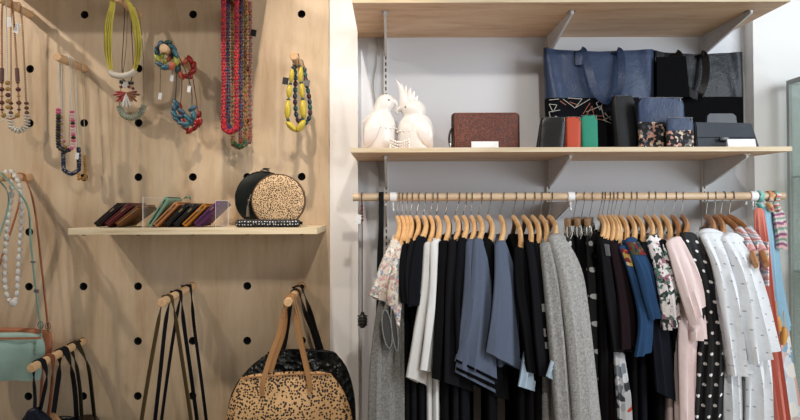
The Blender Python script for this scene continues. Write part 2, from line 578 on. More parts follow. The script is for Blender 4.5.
# tracks and brackets
TX = [(386.2 - CX) / F * 2.12, (549 - CX) / F * 2.12, (704.5 - CX) / F * 2.12]
nm = ['left', 'middle', 'right']
where = ['beside the white birds', 'behind the blue tote bag', 'behind the dark grey clutch']
for i, x in enumerate(TX):
    t = thing('shelf_track', 'vertical slotted metal shelf track on the wall ' + where[i], 'shelf track', (x, Y1, .3), 'slotted shelf tracks')
    bm = B(); bx(bm, (x - .009, Y1 - .011, .3), (x + .009, Y1 - .0003, ZT - .001), .001); obj('rail', bm, M['track'], t, False)
    bm = B(); z = 1.3
    while z < ZT - .03:
        bx(bm, (x - .0025, Y1 - .0116, z), (x + .0025, Y1 - .0112, z + .013)); z += .0235
    obj('slots', bm, plain('#2a2a2c', .7), t, False)


def bracket(x, z, h, reach, label):
    t = thing('shelf_bracket', label, 'bracket', (x, Y1 - .012, z), 'grey metal shelf brackets')
    bm = B(); y0 = Y1 - .0125; w = .004
    pts = [(x - w, y0, z), (x - w, y0 - reach, z), (x - w, y0 - reach, z - .012), (x - w, y0 - .05, z - h * .86), (x - w, y0, z - h)]
    prism(bm, pts, (1, 0, 0), 2 * w); obj('arm', bm, M['bracket'], t, False)
    bm = B(); bx(bm, (x - .012, y0 - reach, z - .0012), (x + .012, y0 - reach + .03, z - .0002)); obj('mounting_lip', bm, M['steel'], t, False)


for i, x in enumerate(TX):
    bracket(x, ZT - .0002, .075, .285, f'metal bracket under the top shelf at the {nm[i]} track')
    bracket(x, ZS - .0147, .1, .255, f'metal bracket under the lower shelf at the {nm[i]} track')

# clothes rail ------------------------------------------------------
RZ = H + (CY - 197.2) / F * DR; RY = CAMY + DR; RR = .0128
ra, rb = (353 - CX) / F * DR, (784 - CX) / F * DR
bm = B(); cyl(bm, (ra, RY, RZ), (rb, RY, RZ), RR, None, 24, .001)
tag(obj('clothes_rail', bm, M['rail'], None, origin=V((ra, RY, RZ))), 'long round wooden clothes rail below the shelf', 'clothes rail')
for i, (x, px) in enumerate(zip(TX, (393.2, 570.6, 752.8))):
    xs = (px - CX) / F * DR
    t = thing('rail_bracket', ['white ringed rail bracket at the left beside the pastel kimono', 'white ringed rail bracket in the middle above the grey cardigans', 'white ringed rail bracket at the right beside the scarves'][i], 'bracket', (x, Y1 - .012, RZ), 'rail brackets')
    bm = B(); w = .003; zz = RZ - RR - .003
    prism(bm, [(x - w, Y1 - .0125, zz), (x - w, RY + .01, zz), (x - w, RY + .01, zz - .012), (x - w, Y1 - .0125, zz - .09)], (1, 0, 0), 2 * w)
    obj('arm', bm, M['bracket'], t, False)
    bm = B(); n_ = 28
    sect = [(-.0009, -.011), (.0022, -.011), (.0022, .011), (-.0009, .011)]
    pts = [V((xs, RY + (RR + .001) * math.cos(2 * PI * k / n_), RZ + (RR + .001) * math.sin(2 * PI * k / n_))) for k in range(n_)]
    fr = []
    rings = []
    for k in range(n_):
        c_, s_ = math.cos(2 * PI * k / n_), math.sin(2 * PI * k / n_)
        rings.append([bm.verts.new((xs + b2, RY + (RR + .0012 + a2) * c_, RZ + (RR + .0012 + a2) * s_)) for a2, b2 in sect])
    for k in range(n_):
        p, q = rings[k], rings[(k + 1) % n_]
        for j in range(4): bm.faces.new((p[j], p[(j + 1) % 4], q[(j + 1) % 4], q[j]))
    obj('ring', bm, M['whitepl'], t)
    bm = B(); bx(bm, (xs - .0015, RY - .002, RZ - RR - .026), (xs + .0015, RY + .002, RZ - RR - .003)); ball(bm, (xs, RY, RZ - RR - .029), (.004, .004, .005)); obj('set_screw', bm, M['whitepl'], t)

# ------------------------------------------------------------------ hangers + garments
_hm = {}
ZN = H + (CY - 214.5) / F * DR


def hanger(px, ex, ey, what, dark=False, de=1.665, lean=.012):
    C = V(((px - CX) / F * DR, RY, ZN)); E = P(ex, ey, de)
    dr = V((E.x - C.x, E.y - C.y, 0)); w = dr.length; dr.normalize()
    drop = C.z - E.z
    nrm = V((-dr.y, dr.x, 0))
    t = thing('clothes_hanger', f"{'dark brown' if dark else 'light wooden'} hanger holding the {what}", 'hanger', C, 'wooden clothes hangers on the rail')
    bm = B()
    for sg in (1, -1):
        pts = []
        for k in range(13):
            u = k / 12
            pts.append(C + dr * (sg * u * w * .98) + V((0, 0, -.012 - (drop - .006) * u ** 1.35)) + nrm * (.012 * math.sin(u * PI) * 1))
        sect = [(.0078 * math.cos(2 * PI * j / 12), .0125 * math.sin(2 * PI * j / 12)) for j in range(12)]
        sweep(bm, pts, sect, False, nrm, lambda f: .85 + .3 * f if f < .97 else .8)
    obj('shoulders', bm, M['hangerd' if dark else 'hanger'], t)
    bm = B()
    tp = V((C.x + lean, RY, RZ))
    R_ = RR + .0024
    pts = [C + V((0, 0, -.014)), C + V((0, 0, .006)), C.lerp(tp, .35) + dr * -.004 ]
    for a in range(-20, 216, 18):
        aa = math.radians(a)
        pts.append(tp - dr * (R_ * math.cos(aa)) + V((0, 0, R_ * math.sin(aa))))
    tube(bm, cat(pts, 50), .0014, 6); obj('hook', bm, M['hook'], t)
    return C, E, dr, nrm, w, drop


def body(bm, C, E, dr, nrm, w, drop, hem, thick=.022, flare=1.0, neck=.8, amp=.006, ph=0.0, shift=V((0, 0, 0)), nfar=1.0):
    uvl = bm.loops.layers.uv.verify(); seg = 44; nv = 16; rows = []; UVs = {}
    for i in range(nv + 1):
        v = i / nv; row = []
        for j in range(seg):
            th = 2 * PI * j / seg; u = math.copysign(abs(math.cos(th)) ** .75, math.cos(th)); sd = math.sin(th)
            au = abs(u)
            zt_ = C.z - .001 - drop * au ** 1.35 + .004
            q_ = min(1, max(0, (neck + .1 - au) / .2)); q_ = q_ * q_ * (3 - 2 * q_)
            zt_ -= q_ * .024 + .045 * max(0, 1 - (au / neck) ** 2)
            z = zt_ + (hem - zt_) * v
            tk = (.0145 + (thick - .0145) * min(1, v * 2.2)) * abs(sd) ** .8 * (1 if sd >= 0 else -1)
            fo = amp * min(1, v * 1.8) * math.sin(5.3 * u + ph + 1.1 * v) + .4 * amp * v * math.sin(13 * u + 2 * ph)
            ww = w * (1.02 + (flare - 1) * v) * (1 if u > 0 else nfar)
            p = V((C.x, C.y, 0)) + dr * (u * ww) + nrm * (tk + fo * (1 - au ** 5)) + shift * v
            p.z = z; bv = bm.verts.new(p); row.append(bv); UVs[bv] = (u * w, v * (zt_ - hem))
        rows.append(row)
    def face(vs):
        f = bm.faces.new(vs)
        for l in f.loops: l[uvl].uv = UVs[l.vert]
    for i in range(nv):
        for j in range(seg):
            q = (j + 1) % seg
            face((rows[i][j], rows[i][q], rows[i + 1][q], rows[i + 1][j]))
    for r in (rows[0], rows[-1]):
        for j in range(1, seg // 2 - 1):
            face((r[j], r[j + 1], r[seg - j - 1], r[seg - j]))
        face((r[0], r[1], r[seg - 1])); h = seg // 2
        face((r[h - 1], r[h], r[h + 1]))


def garment(name, label, cat_, what, px, ex, ey, m, hem=.62,  sleeves=(), dark=False, thick=.022, flare=1.0, near=1.6, far=1.7, amp=.006, sm=None, group=None, shift=(0, 0, 0), lean=None, sth=.014, nohem=False):
    hg = hanger(px, ex, ey, what, dark, lean=lean if lean is not None else random.uniform(.004, .016))
    C, E = hg[0], hg[1]
    t = thing(name, label, cat_, (C.x, C.y, C.z - .06), group)
    ph = random.uniform(0, 6)
    bm = B(); body(bm, *hg, hem, thick, flare, .8, amp, ph, V(shift)); obj('body', bm, m, t)
    cl = []
    for sl in sleeves:
        L, R = sl[0], sl[1]; o = sl[2] if len(sl) > 2 else {}
        nn = o.get('near', near); ff = o.get('far', far)
        # edges start at the shoulder and swing towards the room as they fall
        k = len(L)
        d0 = 1.655
        LL = [P(x, y, d0 + (nn - d0) * min(1, (i + .3) / (k - 1) * 1.3)) for i, (x, y) in enumerate(L)]
        RRr = [P(x, y, d0 + .012 + (ff - d0 - .012) * min(1, (i + .3) / (k - 1) * 1.3)) for i, (x, y) in enumerate(R)]
        c = Cloth(LL, RRr, o.get('th', sth), folds=o.get('folds', 3), amp=o.get('amp', .004), phase=random.uniform(0, 6))
        bm = B(); c.build(bm); s = obj(o.get('name', 'sleeve'), bm, o.get('m', sm or m), t, label=o.get('label'))
        cl.append((c, s))
    return t, cl


def patch(name, c, parent, m, k0, k1, a0, a1, label=None):
    bm = B(); c.build(bm, k0, k1, False, a0, a1, .003)
    bmesh.ops.solidify(bm, geom=bm.faces[:], thickness=.0006)
    return obj(name, bm, m, parent, label=label)


BT = 'black tops on the rail'
# --- far left: kimonos and grey knit dress
garment('kimono_top', 'pastel patterned kimono top nearest the left end of the rail', 'top', 'leftmost pastel kimono top', 397, 393.5, 246, M['kimono'], .95,
        [([(390, 243), (383, 258), (376, 278), (369.3, 295)], [(400, 245), (397, 265), (393, 285), (387, 304)], {'far': 1.64})], group='pastel kimono tops')
garment('kimono_top', 'pastel patterned kimono top between the first kimono and black tees', 'top', 'second pastel kimono top', 401.5, 399, 249, M['kimono'], .95,
        [([(394, 249), (391, 270), (388, 290), (387, 304)], [(404, 249), (404, 275), (401, 300), (397, 332)], {'far': 1.64})], group='pastel kimono tops')
t, cl = garment('knit_dress', 'long grey knit sleeveless dress with open armhole under the pastel kimonos', 'dress', 'long grey knit dress', 406, 402, 250, M['knit'], .5,
        [([(387, 285), (378, 305), (372, 345), (369, 385), (368, 440)], [(402, 285), (402, 310), (401, 345), (402, 385), (403, 440)], {'near': 1.63, 'far': 1.68, 'name': 'front_panel', 'th': .02})])
bm = B()
def oval(cx, cy, rx, ry, d, tilt=0, n=26):
    return [P(cx + rx * math.cos(2 * PI * k / n) + tilt * math.sin(2 * PI * k / n), cy + ry * math.sin(2 * PI * k / n), d) for k in range(n)]
for cx_, cy_, rx, ry, d_, tl in ((387, 329, 4.6, 19, 1.612, 2.2), (394.5, 330, 2.8, 21, 1.622, 2.4)):
    tube(bm, oval(cx_, cy_, rx, ry, d_ - .02, tl), .0018, 8, True)
obj('armhole_binding', bm, M['knit'], t, label='paler binding round the armholes')
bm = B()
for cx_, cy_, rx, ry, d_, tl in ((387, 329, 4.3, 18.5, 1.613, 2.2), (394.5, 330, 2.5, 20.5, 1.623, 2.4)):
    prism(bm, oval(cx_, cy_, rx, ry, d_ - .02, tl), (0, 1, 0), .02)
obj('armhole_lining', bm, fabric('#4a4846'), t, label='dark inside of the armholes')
# --- black tees
garment('t_shirt', 'black tee beside the pastel kimonos, first of the black tees', 't-shirt', 'first black tee beside the kimonos', 410, 405.7, 247, M['black'], .55,
        [([(402, 247), (400, 265), (400.5, 285), (402, 303)], [(412, 249), (418, 270), (420, 290), (421, 307)])], group=BT)
garment('t_shirt', 'black tee second from the pastel kimonos', 't-shirt', 'second black tee from the kimonos', 416.5, 413, 244, M['black3'], .55,
        [([(409, 244), (406, 265), (406, 285), (407, 304)], [(420, 247), (425, 265), (428, 285), (431, 303)])], group=BT)
garment('t_shirt', 'black tee with a wide sleeve just left of the white tees', 't-shirt', 'wide-sleeved black tee left of the white tees', 423.7, 420.6, 240, M['black2'], .55,
        [([(416, 240), (412, 260), (409, 285), (408, 307)], [(427, 241), (431, 260), (435, 278), (439.5, 297)])], group=BT)
# --- white tees
garment('t_shirt', 'off-white tee between the black tees and the whiter tee', 't-shirt', 'off-white tee', 430, 428, 246, M['offwhite'], .55,
        [([(424, 246), (421, 290), (414, 335), (407, 377)], [(434, 246), (437, 290), (434, 340), (430, 388)])], thick=.018, group='white tees')
garment('t_shirt', 'bright white tee with a long narrow sleeve', 't-shirt', 'bright white tee', 436.6, 435.7, 244, M['white'], .55,
        [([(431, 245), (430, 285), (426, 330), (421, 370)], [(441, 242), (447, 262), (443, 310), (433, 374)])], thick=.018, group='white tees')
# --- black
garment('blouse', 'black top immediately right of the white tees', 'top', 'black top right of the white tees', 445.7, 444, 245, M['black'], .5,
        [([(439, 244), (437, 290), (435, 335), (432, 378)], [(450, 245), (458, 285), (461, 335), (463, 388)])], group=BT)
garment('blouse', 'black top second to the right of the white tees', 'top', 'second black top right of the white tees', 455.7, 454, 243, M['black3'], .5,
        [([(449, 243), (446, 290), (445, 335), (444, 382)], [(460, 246), (466, 290), (470, 340), (473, 392)])], group=BT)
garment('blouse', 'black top just left of the slate blue tees', 'top', 'black top left of the slate blue tees', 463.4, 462, 241, M['black2'], .5,
        [([(458, 241), (455, 290), (456, 330), (457, 368)], [(468, 243), (474, 290), (478, 340), (480, 388)])], group=BT)
# --- slate blue
SB = 'slate blue tees'
t, cl = garment('t_shirt', 'slate blue tee with the lowest dark-edged sleeve, left of three', 't-shirt', 'leftmost slate blue tee', 471, 470, 244, M['bluegrey'], 1.02,
        [([(466, 244), (464, 290), (460, 330), (455, 372)], [(476, 243), (483, 280), (489, 330), (496, 393)], {'far': 1.66})], sm=M['bluegrey'], group=SB)
patch('cuff_stripe', cl[0][0], cl[0][1], M['black'], 20.6, 21.3, 0.05, PI - .05)
t, cl = garment('t_shirt', 'slate blue tee in the middle of three, sleeve edged dark', 't-shirt', 'middle slate blue tee', 478.6, 478, 242, M['bluegrey2'], 1.02,
        [([(473, 242), (470, 285), (464, 325), (454.5, 361)], [(485, 244), (491, 280), (494, 325), (497, 383)], {'far': 1.66})], group=SB)
patch('cuff_stripe', cl[0][0], cl[0][1], M['black'], 21.2, 21.9, 0.05, PI - .05)
garment('blouse', 'black top between the slate blue tees', 'top', 'black top between slate blue tees', 488, 489, 244, M['black'], .5,
        [([(483, 240), (484, 290), (488, 340), (492, 395)], [(494, 246), (500, 290), (504, 340), (508, 400)], {'near': 1.66, 'far': 1.72})], group=BT)
garment('t_shirt', 'slate blue tee on the right with the widest plain sleeve', 't-shirt', 'rightmost slate blue tee', 500, 499, 246, M['bluegrey2'], 1.02,
        [([(495, 246), (495, 280), (492, 315), (486, 352)], [(506, 244), (516, 275), (523, 315), (528, 375)])], group=SB)
# --- black with squares
t, cl = garment('blouse', 'black top right of the slate blue tees with pale blue hem panel', 'top', 'black top with a pale blue hem panel', 513, 520, 254, M['black'], .5,
        [([(514, 250), (516, 290), (523, 330), (528, 372)], [(528, 254), (533, 300), (537, 340), (540, 378)], {'near': 1.62}),
         ([(526, 340), (524, 355), (521, 372), (518, 386)], [(531, 345), (532, 360), (533, 376), (534, 391)], {'near': 1.625, 'far': 1.66, 'm': M['lightblue'], 'name': 'hem_panel', 'th': .008, 'label': 'pale blue hem panel'})], group=BT)
t, cl = garment('blouse', 'black top with three white squares down its sleeve', 'top', 'black top with white squares', 523, 530.5, 246, M['black3'], .5,
        [([(526, 245), (532, 290), (536, 340), (540, 376)], [(538, 248), (547, 290), (552, 340), (556, 378)], {'near': 1.61, 'far': 1.69})], group=BT)
for ka, kb in ((9.3, 10.4), (12.8, 14.0), (14.9, 16.0)):
    patch('white_square', cl[0][0], cl[0][1], plain('#d5d6d4', .8), ka, kb, PI * .38, PI * .62, 'white square')
t, cl = garment('blouse', 'black top tucked against the grey cardigans, pale blue cuff', 'top', 'black top with a pale blue cuff', 532, 538, 247, M['black'], .5,
        [([(533, 246), (540, 290), (545, 330), (548, 360)], [(545, 250), (555, 290), (560, 330), (563, 352)], {'near': 1.63}),
         ([(557, 336), (554, 350), (550, 364), (546, 376)], [(564, 336), (565, 352), (565, 370), (565, 388)], {'near': 1.595, 'far': 1.64, 'm': M['lightblue'], 'name': 'cuff', 'th': .008, 'label': 'pale blue cuff'})], group=BT)
bm = B(); prism(bm, oval(562, 362, 3.2, 9, 1.596), (0, 1, 0), .02); obj('cuff_spot', bm, M['black'], cl[1][1])
# --- grey cardigans
garment('cardigan', 'mid grey wool cardigan, left of the pair', 'cardigan', 'left grey wool cardigan', 540.6, 545, 245, M['wool'], .45,
        [([(540, 246), (545, 290), (551, 350), (557, 430)], [(557, 245), (567, 280), (574, 340), (582, 430)], {'near': 1.6, 'far': 1.66, 'th': .022})], thick=.03, group='grey wool cardigans')
garment('cardigan', 'paler grey wool cardigan, right of the pair beside the dotted skirts', 'cardigan', 'right grey wool cardigan', 549, 554, 239, M['wool2'], .45,
        [([(548, 239), (559, 280), (567, 340), (574, 430)], [(564, 237), (580, 268), (589, 330), (601, 430)], {'near': 1.6, 'far': 1.67, 'th': .022})], thick=.03, group='grey wool cardigans')
# --- clip hangers with skirts
for i, (px, lx, m) in enumerate(((573, 566, 'skirtdots'), (581, 576, 'black'), (589, 586, 'skirtdots'))):
    C = V(((px - CX) / F * DR, RY, H + (CY - 222) / F * DR))
    w_ = ['leftmost clip hanger with metal clips beside the pale grey cardigan', 'middle one of the three clip hangers', 'rightmost clip hanger beside the black tops'][i]
    t = thing('clip_hanger', w_, 'hanger', C, 'dark wood clip hangers')
    a = P(lx + 1, 222, 1.73); dr = V((a.x - C.x, a.y - C.y, 0)); w = dr.length; dr.normalize(); rot = Matrix.Rotation(math.atan2(dr.y, dr.x), 3, 'Z')
    bm = B(); box(bm, C, (w * 2, .018, .026), .004, rot); obj('bar', bm, M['barwood'], t)
    bm = B(); tp = V((C.x + .012, RY, RZ)); R_ = RR + .0024
    pts = [C + V((0, 0, .01)), C.lerp(tp, .4) - dr * .003] + [tp - dr * (R_ * math.cos(math.radians(q))) + V((0, 0, R_ * math.sin(math.radians(q)))) for q in range(-20, 216, 18)]
    tube(bm, cat(pts, 50), .0014, 6); obj('hook', bm, M['hook'], t)
    for sg in (-.88, .88):
        bm = B(); c0 = C + dr * (w * sg)
        box(bm, c0 + V((0, 0, -.027)), (.016, .022, .03), .002, rot); tube(bm, [c0 + V((-.006, -.012, -.008)), c0 + V((-.008, -.016, -.035)), c0 + V((-.002, -.013, -.05))], .0018, 6)
        tube(bm, [c0 + V((.006, -.012, -.008)), c0 + V((.009, -.016, -.035)), c0 + V((.003, -.013, -.05))], .0018, 6)
        obj('clip', bm, M['steel'], t)
    lab = ['black skirt with large white dots beside the pale grey cardigan', 'plain black skirt between the two dotted skirts', 'black skirt with large white dots on the rightmost clip hanger'][i]
    s = thing('skirt', lab, 'skirt', C + V((0, 0, -.06)), 'skirts on clip hangers')
    near0 = P(lx + 1, 236, 1.74); f0 = C + dr * -w; f0.z = near0.z
    x_ = lx
    L = [P(x_ + 1, 237, 1.73), P(x_ + 3, 290, 1.71), P(x_ + 6, 350, 1.69), P(x_ + 10, 440, 1.67)]
    R = [P(x_ + 15, 235, 1.85), P(x_ + 19, 290, 1.82), P(x_ + 23, 350, 1.8), P(x_ + 28, 440, 1.8)]
    bm = B(); Cloth(L, R, .022, folds=4, amp=.008, phase=i * 2, top=.5).build(bm); obj('panel', bm, M[m], s)
# --- black, maroon, print
garment('blouse', 'black top just right of the dotted skirts', 'top', 'black top right of the skirts', 599, 601, 240, M['black'], .5,
        [([(597, 240), (604, 285), (610, 330), (613, 380)], [(606, 244), (614, 290), (619, 330), (624, 385)], {'near': 1.66, 'far': 1.7})], group=BT)
t, cl = garment('blouse', 'black top with a grey shoulder yoke', 'top', 'black top with grey yoke', 602.5, 605, 242, M['black3'], .5,
        [([(600, 243), (605, 285), (610, 320), (614, 352)], [(614, 245), (624, 285), (629, 320), (634, 350)], {'near': 1.62})], group=BT)
patch('yoke', cl[0][0], cl[0][1], fabric('#7d7c7e'), .1, 2.6, .2, PI * .75, 'grey shoulder yoke')
garment('blouse', 'dark maroon top beside the grey-yoked black top', 'top', 'dark maroon top', 607.5, 611, 244, M['maroon'], .5,
        [([(609, 245), (617, 285), (621, 320), (622, 350)], [(623, 249), (632, 285), (638, 315), (642, 337)], {'near': 1.61})])
t, cl = garment('tunic', 'denim blue tunic with red and yellow printed yoke', 'top', 'denim tunic with red printed yoke', 614, 618.5, 247, M['denim'], 1.1,
        [([(619, 248), (631, 280), (640, 320), (636, 357)], [(634, 252), (645, 285), (651, 315), (653.5, 346)], {'near': 1.605, 'far': 1.65})])
patch('yoke', cl[0][0], cl[0][1], M['redyoke'], .1, 4.4, .12, PI - .12, 'red and yellow printed yoke')
t, cl = garment('tunic', 'denim blue tunic with olive printed yoke and short flared sleeve', 'top', 'denim tunic with olive yoke', 619.5, 626, 246, M['denim'], 1.1,
        [([(625, 242), (635, 265), (643, 295), (649.5, 320)], [(637, 241), (650, 265), (657, 290), (663, 313)], {'near': 1.6, 'far': 1.65})])
patch('yoke', cl[0][0], cl[0][1], M['oliveyoke'], .1, 4.5, .12, PI - .12, 'olive printed yoke')
garment('blouse', 'black top between the denim tunics and the long-sleeved black one', 'top', 'black top right of the denim tunics', 628, 633, 243, M['black'], .5,
        [([(634, 243), (642, 290), (648, 340), (654, 388)], [(645, 247), (656, 290), (664, 340), (670, 395)], {'near': 1.66, 'far': 1.7})], group=BT)
garment('blouse', 'blue-black top with long wide sleeve hanging lowest right of the denim', 'top', 'blue-black wide-sleeved top', 635, 642, 246, M['navyblack'], .5,
        [([(641, 246), (648, 300), (653, 350), (657, 392)], [(655, 246), (667, 300), (676, 350), (682.5, 406)], {'near': 1.625, 'far': 1.67})], group=BT)
garment('blouse', 'white, green and black floral blouse left of the pink blouse', 'top', 'floral blouse', 645, 651, 241, M['floral'], 1.1,
        [([(646, 240), (655, 268), (661, 300), (664, 330)], [(660, 238), (670, 265), (675, 292), (677, 322)], {'near': 1.6, 'far': 1.65, 'amp': .007})])
garment('blouse', 'black top directly left of the pink blouse', 'top', 'black top left of the pink blouse', 653, 659, 245, M['black'], .5,
        [([(657, 243), (667, 285), (673, 330), (678, 380)], [(667, 244), (682, 290), (687, 330), (688, 385)], {'near': 1.64, 'far': 1.69})], group=BT)
# --- flowered hem glimpsed low
t, cl = garment('dress', 'black dress whose white flowered panel shows low between black tops', 'dress', 'black dress with flowered panel', 611, 616, 244, M['black'], .45,
        [([(614, 352), (616, 375), (618, 400), (620, 432)], [(624, 356), (627, 380), (629, 400), (630, 432)], {'near': 1.62, 'far': 1.64, 'm': M['flowerwhite'], 'name': 'flowered_panel', 'label': 'white panel with red flowers'})], shift=(.03, 0, 0))
# --- pink
t, cl = garment('blouse', 'pale pink blouse with ruffled cuff', 'top', 'pale pink blouse', 662, 669.5, 246, M['pink'], .5,
        [([(666, 244), (675, 275), (684, 305), (690, 326)], [(683, 239), (694, 262), (701, 285), (702, 300)], {'near': 1.59, 'far': 1.625, 'amp': .006}),
         ([(690, 310), (691, 320), (691, 330), (691, 341)], [(701, 300), (702, 312), (703, 325), (704, 337)], {'near': 1.61, 'far': 1.65, 'name': 'cuff', 'amp': .005}),
         ([(674, 270), (679, 310), (679, 350), (681, 430)], [(690, 280), (694, 320), (692, 350), (690, 430)], {'near': 1.615, 'far': 1.67, 'name': 'front_panel', 'amp': .008})])
garment('blouse', 'black top squeezed between the pink blouse and dotted dress', 'top', 'black top right of the pink blouse', 672, 677, 243, M['black'], .5, [], True, group=BT)
garment('dress', 'black dress with small white polka dots', 'dress', 'polka dot dress', 681.5, 684, 237, M['dressdots'], .45,
        [([(680, 236), (691, 270), (699, 320), (696, 360), (692, 430)], [(697, 237), (713, 275), (722, 320), (725, 360), (722, 430)], {'near': 1.65, 'far': 1.625, 'amp': .006})], True)
# --- white dotted blouses
t, cl = garment('blouse', 'white blouse with tiny grey dots and stand collar, left of the pair', 'top', 'left white dotted blouse', 706, 712, 236, M['whitedots'], .5,
        [([(700, 236), (713, 268), (723, 320), (732, 376)], [(724, 236), (739, 265), (744, 310), (745, 370)], {'near': 1.6, 'far': 1.66, 'amp': .008, 'th': .02}),
         ([(710, 300), (720, 345), (723, 385), (724, 430)], [(738, 300), (746, 345), (748, 385), (748, 430)], {'near': 1.64, 'far': 1.68, 'name': 'front_panel', 'amp': .008})], True, group='white dotted blouses')
bm = B(); tube(bm, cat([P(697, 237, 1.67), P(703, 232, 1.66), P(712, 231.5, 1.66), P(722, 235, 1.68)], 20), .009, 10); obj('collar', bm, M['whitedots'], t)
t, cl = garment('blouse', 'white blouse with tiny grey dots, right of the pair beside the camisoles', 'top', 'right white dotted blouse', 714.5, 722, 237, M['whitedots'], .5,
        [([(720, 238), (733, 268), (742, 320), (750, 364)], [(741, 240), (755, 268), (768, 310), (777, 345)], {'near': 1.6, 'far': 1.66, 'amp': .009, 'th': .02}),
         ([(738, 320), (744, 350), (746, 385), (746, 430)], [(764, 320), (768, 350), (771, 385), (772, 430)], {'near': 1.63, 'far': 1.68, 'name': 'front_panel', 'amp': .009})], True, group='white dotted blouses')
bm = B(); tube(bm, cat([P(721, 239, 1.67), P(727, 235.5, 1.66), P(735, 236, 1.66), P(741, 240, 1.68)], 20), .009, 10); obj('collar', bm, M['whitedots'], t)
# --- camisoles on long hangers
strap_m = striped('pink_blue_strap', ['#d9a5a0', '#e4dcd8', '#9fb2c6', '#e6d3cc', '#b98a90'], 40, dist=3)
for i, (px, ex, ey, lab, wh) in enumerate(((720.6, 757, 264, 'striped pink and blue camisole, left of two on dark hangers', 'left striped camisole'), (729, 768, 263, 'striped pink and blue camisole nearest the scarves', 'right striped camisole'))):
    C, E, dr, nrm, w, drop = hanger(px, ex, ey, wh, True, de=1.6)
    t = thing('camisole', lab, 'top', C + V((0, 0, -.07)), 'striped camisoles')
    def hz(u): return C.z - .012 - (drop - .006) * abs(u) ** 1.35
    for sg in (1, -1):
        bm = B()
        pts = [V((C.x, C.y, 0)) + dr * (sg * (.42 + .4 * k / 10) * w) + nrm * (.012 * math.sin((.42 + .4 * k / 10) * PI)) + V((0, 0, hz(.42 + .4 * k / 10))) for k in range(11)]
        sweep(bm, pts, [(.0135 * math.cos(a), .0175 * math.sin(a)) for a in [2 * PI * j / 14 for j in range(14)]], False, nrm)
        for o_ in (-.013, .013):
            c0 = pts[5] + nrm * o_
            ribbon(bm, [c0, c0 + V((0, 0, -.06)), c0 + V((0, 0, -.13))], w * .36, .003, dr)
        obj('shoulder_strap', bm, strap_m, t)
    a = C + dr * (w * .8); b_ = C - dr * (w * .8)
    L = [V((a.x, a.y, H - .24)), V((a.x, a.y, 1.05)), V((a.x, a.y, .8))]; R = [V((b_.x, b_.y, H - .24)), V((b_.x, b_.y, 1.05)), V((b_.x, b_.y, .8))]
    bm = B(); Cloth(L, R, .02, folds=4, amp=.006).build(bm); obj('body', bm, M['kimono'] if i else M['offwhite'], t)

# ------------------------------------------------------------------ scarves tied at the rail's right end
def scarf(name, label, px, km, tails, group='scarves tied to the rail end'):
    xs = (px - CX) / F * DR
    t = thing(name, label, 'scarf', (xs, RY, RZ), group)
    bm = B(); n_ = 26; rings = []
    sect = [(.0158 + .0024 * math.cos(2 * PI * j / 10), .0075 * math.sin(2 * PI * j / 10)) for j in range(10)]
    for k in range(n_):
        a = 2 * PI * k / n_; c_, s_ = math.cos(a), math.sin(a)
        rings.append([bm.verts.new((xs + b2 + .002 * math.sin(5 * a), RY + a2 * c_, RZ + (a2 + (.003 if s_ < 0 else 0)) * s_)) for a2, b2 in sect])
    for k in range(n_):
        p, q = rings[k], rings[(k + 1) % n_]
        for j in range(10): bm.faces.new((p[j], p[(j + 1) % 10], q[(j + 1) % 10], q[j]))
    obj('loop', bm, km, t)
    bm = B(); ball(bm, P(px + 1, 207, DR - .026), (.010, .010, .014)); tube(bm, cat([P(px - 2, 204, DR - .02), P(px + 2, 206.5, DR - .037), P(px + 3, 211, DR - .026)], 12), .006, 8); obj('knot', bm, km, t)
    for (L, R, m, fo) in tails:
        bm = B()
        Cloth([P(x, y, d) for x, y, d in L], [P(x, y, d) for x, y, d in R], .008, folds=fo, amp=.006, phase=px).build(bm); obj('tail', bm, m, t)


pastel = printed('pastel_scarf', '#cfd6da', ['#9cb9cc', '#d8a9a0', '#e3e0da', '#c8b4b0', '#7fa3bd'], 26, .7)
coral = fabric('#c97a6c', var=.12); sky = fabric('#8fb3c6', var=.12)
scarf('scarf', 'coral scarf with teal knot, left of the tied scarves', 759.5, printed('teal_scarf_knot', '#6fb3ae', ['#9ccac4', '#4d9794', '#d9d4c8'], 60, .5), [
    ([(754, 212, 1.82), (755, 245, 1.8), (759, 310, 1.78), (774, 430, 1.76)], [(764, 212, 1.82), (769, 245, 1.8), (775, 310, 1.78), (791, 430, 1.76)], coral, 3)])
scarf('scarf', 'light blue scarf with orange knot in the middle of the tied scarves', 769, printed('orange_scarf_knot', '#cf9a68', ['#d9c6b0', '#b9744a', '#c96b6f', '#7fa3bd'], 60, .6), [
    ([(764, 210, 1.84), (764, 250, 1.83), (765, 300, 1.83), (770, 345, 1.82)], [(774, 208, 1.86), (779, 250, 1.86), (784, 290, 1.86), (791, 325, 1.86)], sky, 3),
    ([(768, 335, 1.85), (770, 365, 1.85), (772, 395, 1.85), (774, 435, 1.85)], [(788, 320, 1.88), (793, 360, 1.88), (799, 395, 1.88), (805, 435, 1.88)], pastel, 3)])
scarf('scarf', 'striped pink and green scarf with short tail, nearest the rail tip', 775.5, striped('stripe_scarf_knot', ['#c96b6f', '#d9cfc9', '#7da38f'], 60), [
    ([(773, 206, 1.84), (775, 220, 1.83), (779, 240, 1.83), (779.5, 249, 1.83)], [(778, 204, 1.86), (783, 215, 1.86), (784, 230, 1.86), (781, 249, 1.85)], striped('stripe_scarf', ['#8f5a78', '#c9c5bf', '#7f9a8c', '#d6b0b0'], 30), 2)])
sk = [o for o in bpy.data.objects if o.get('label', '').startswith('light blue scarf')][0]
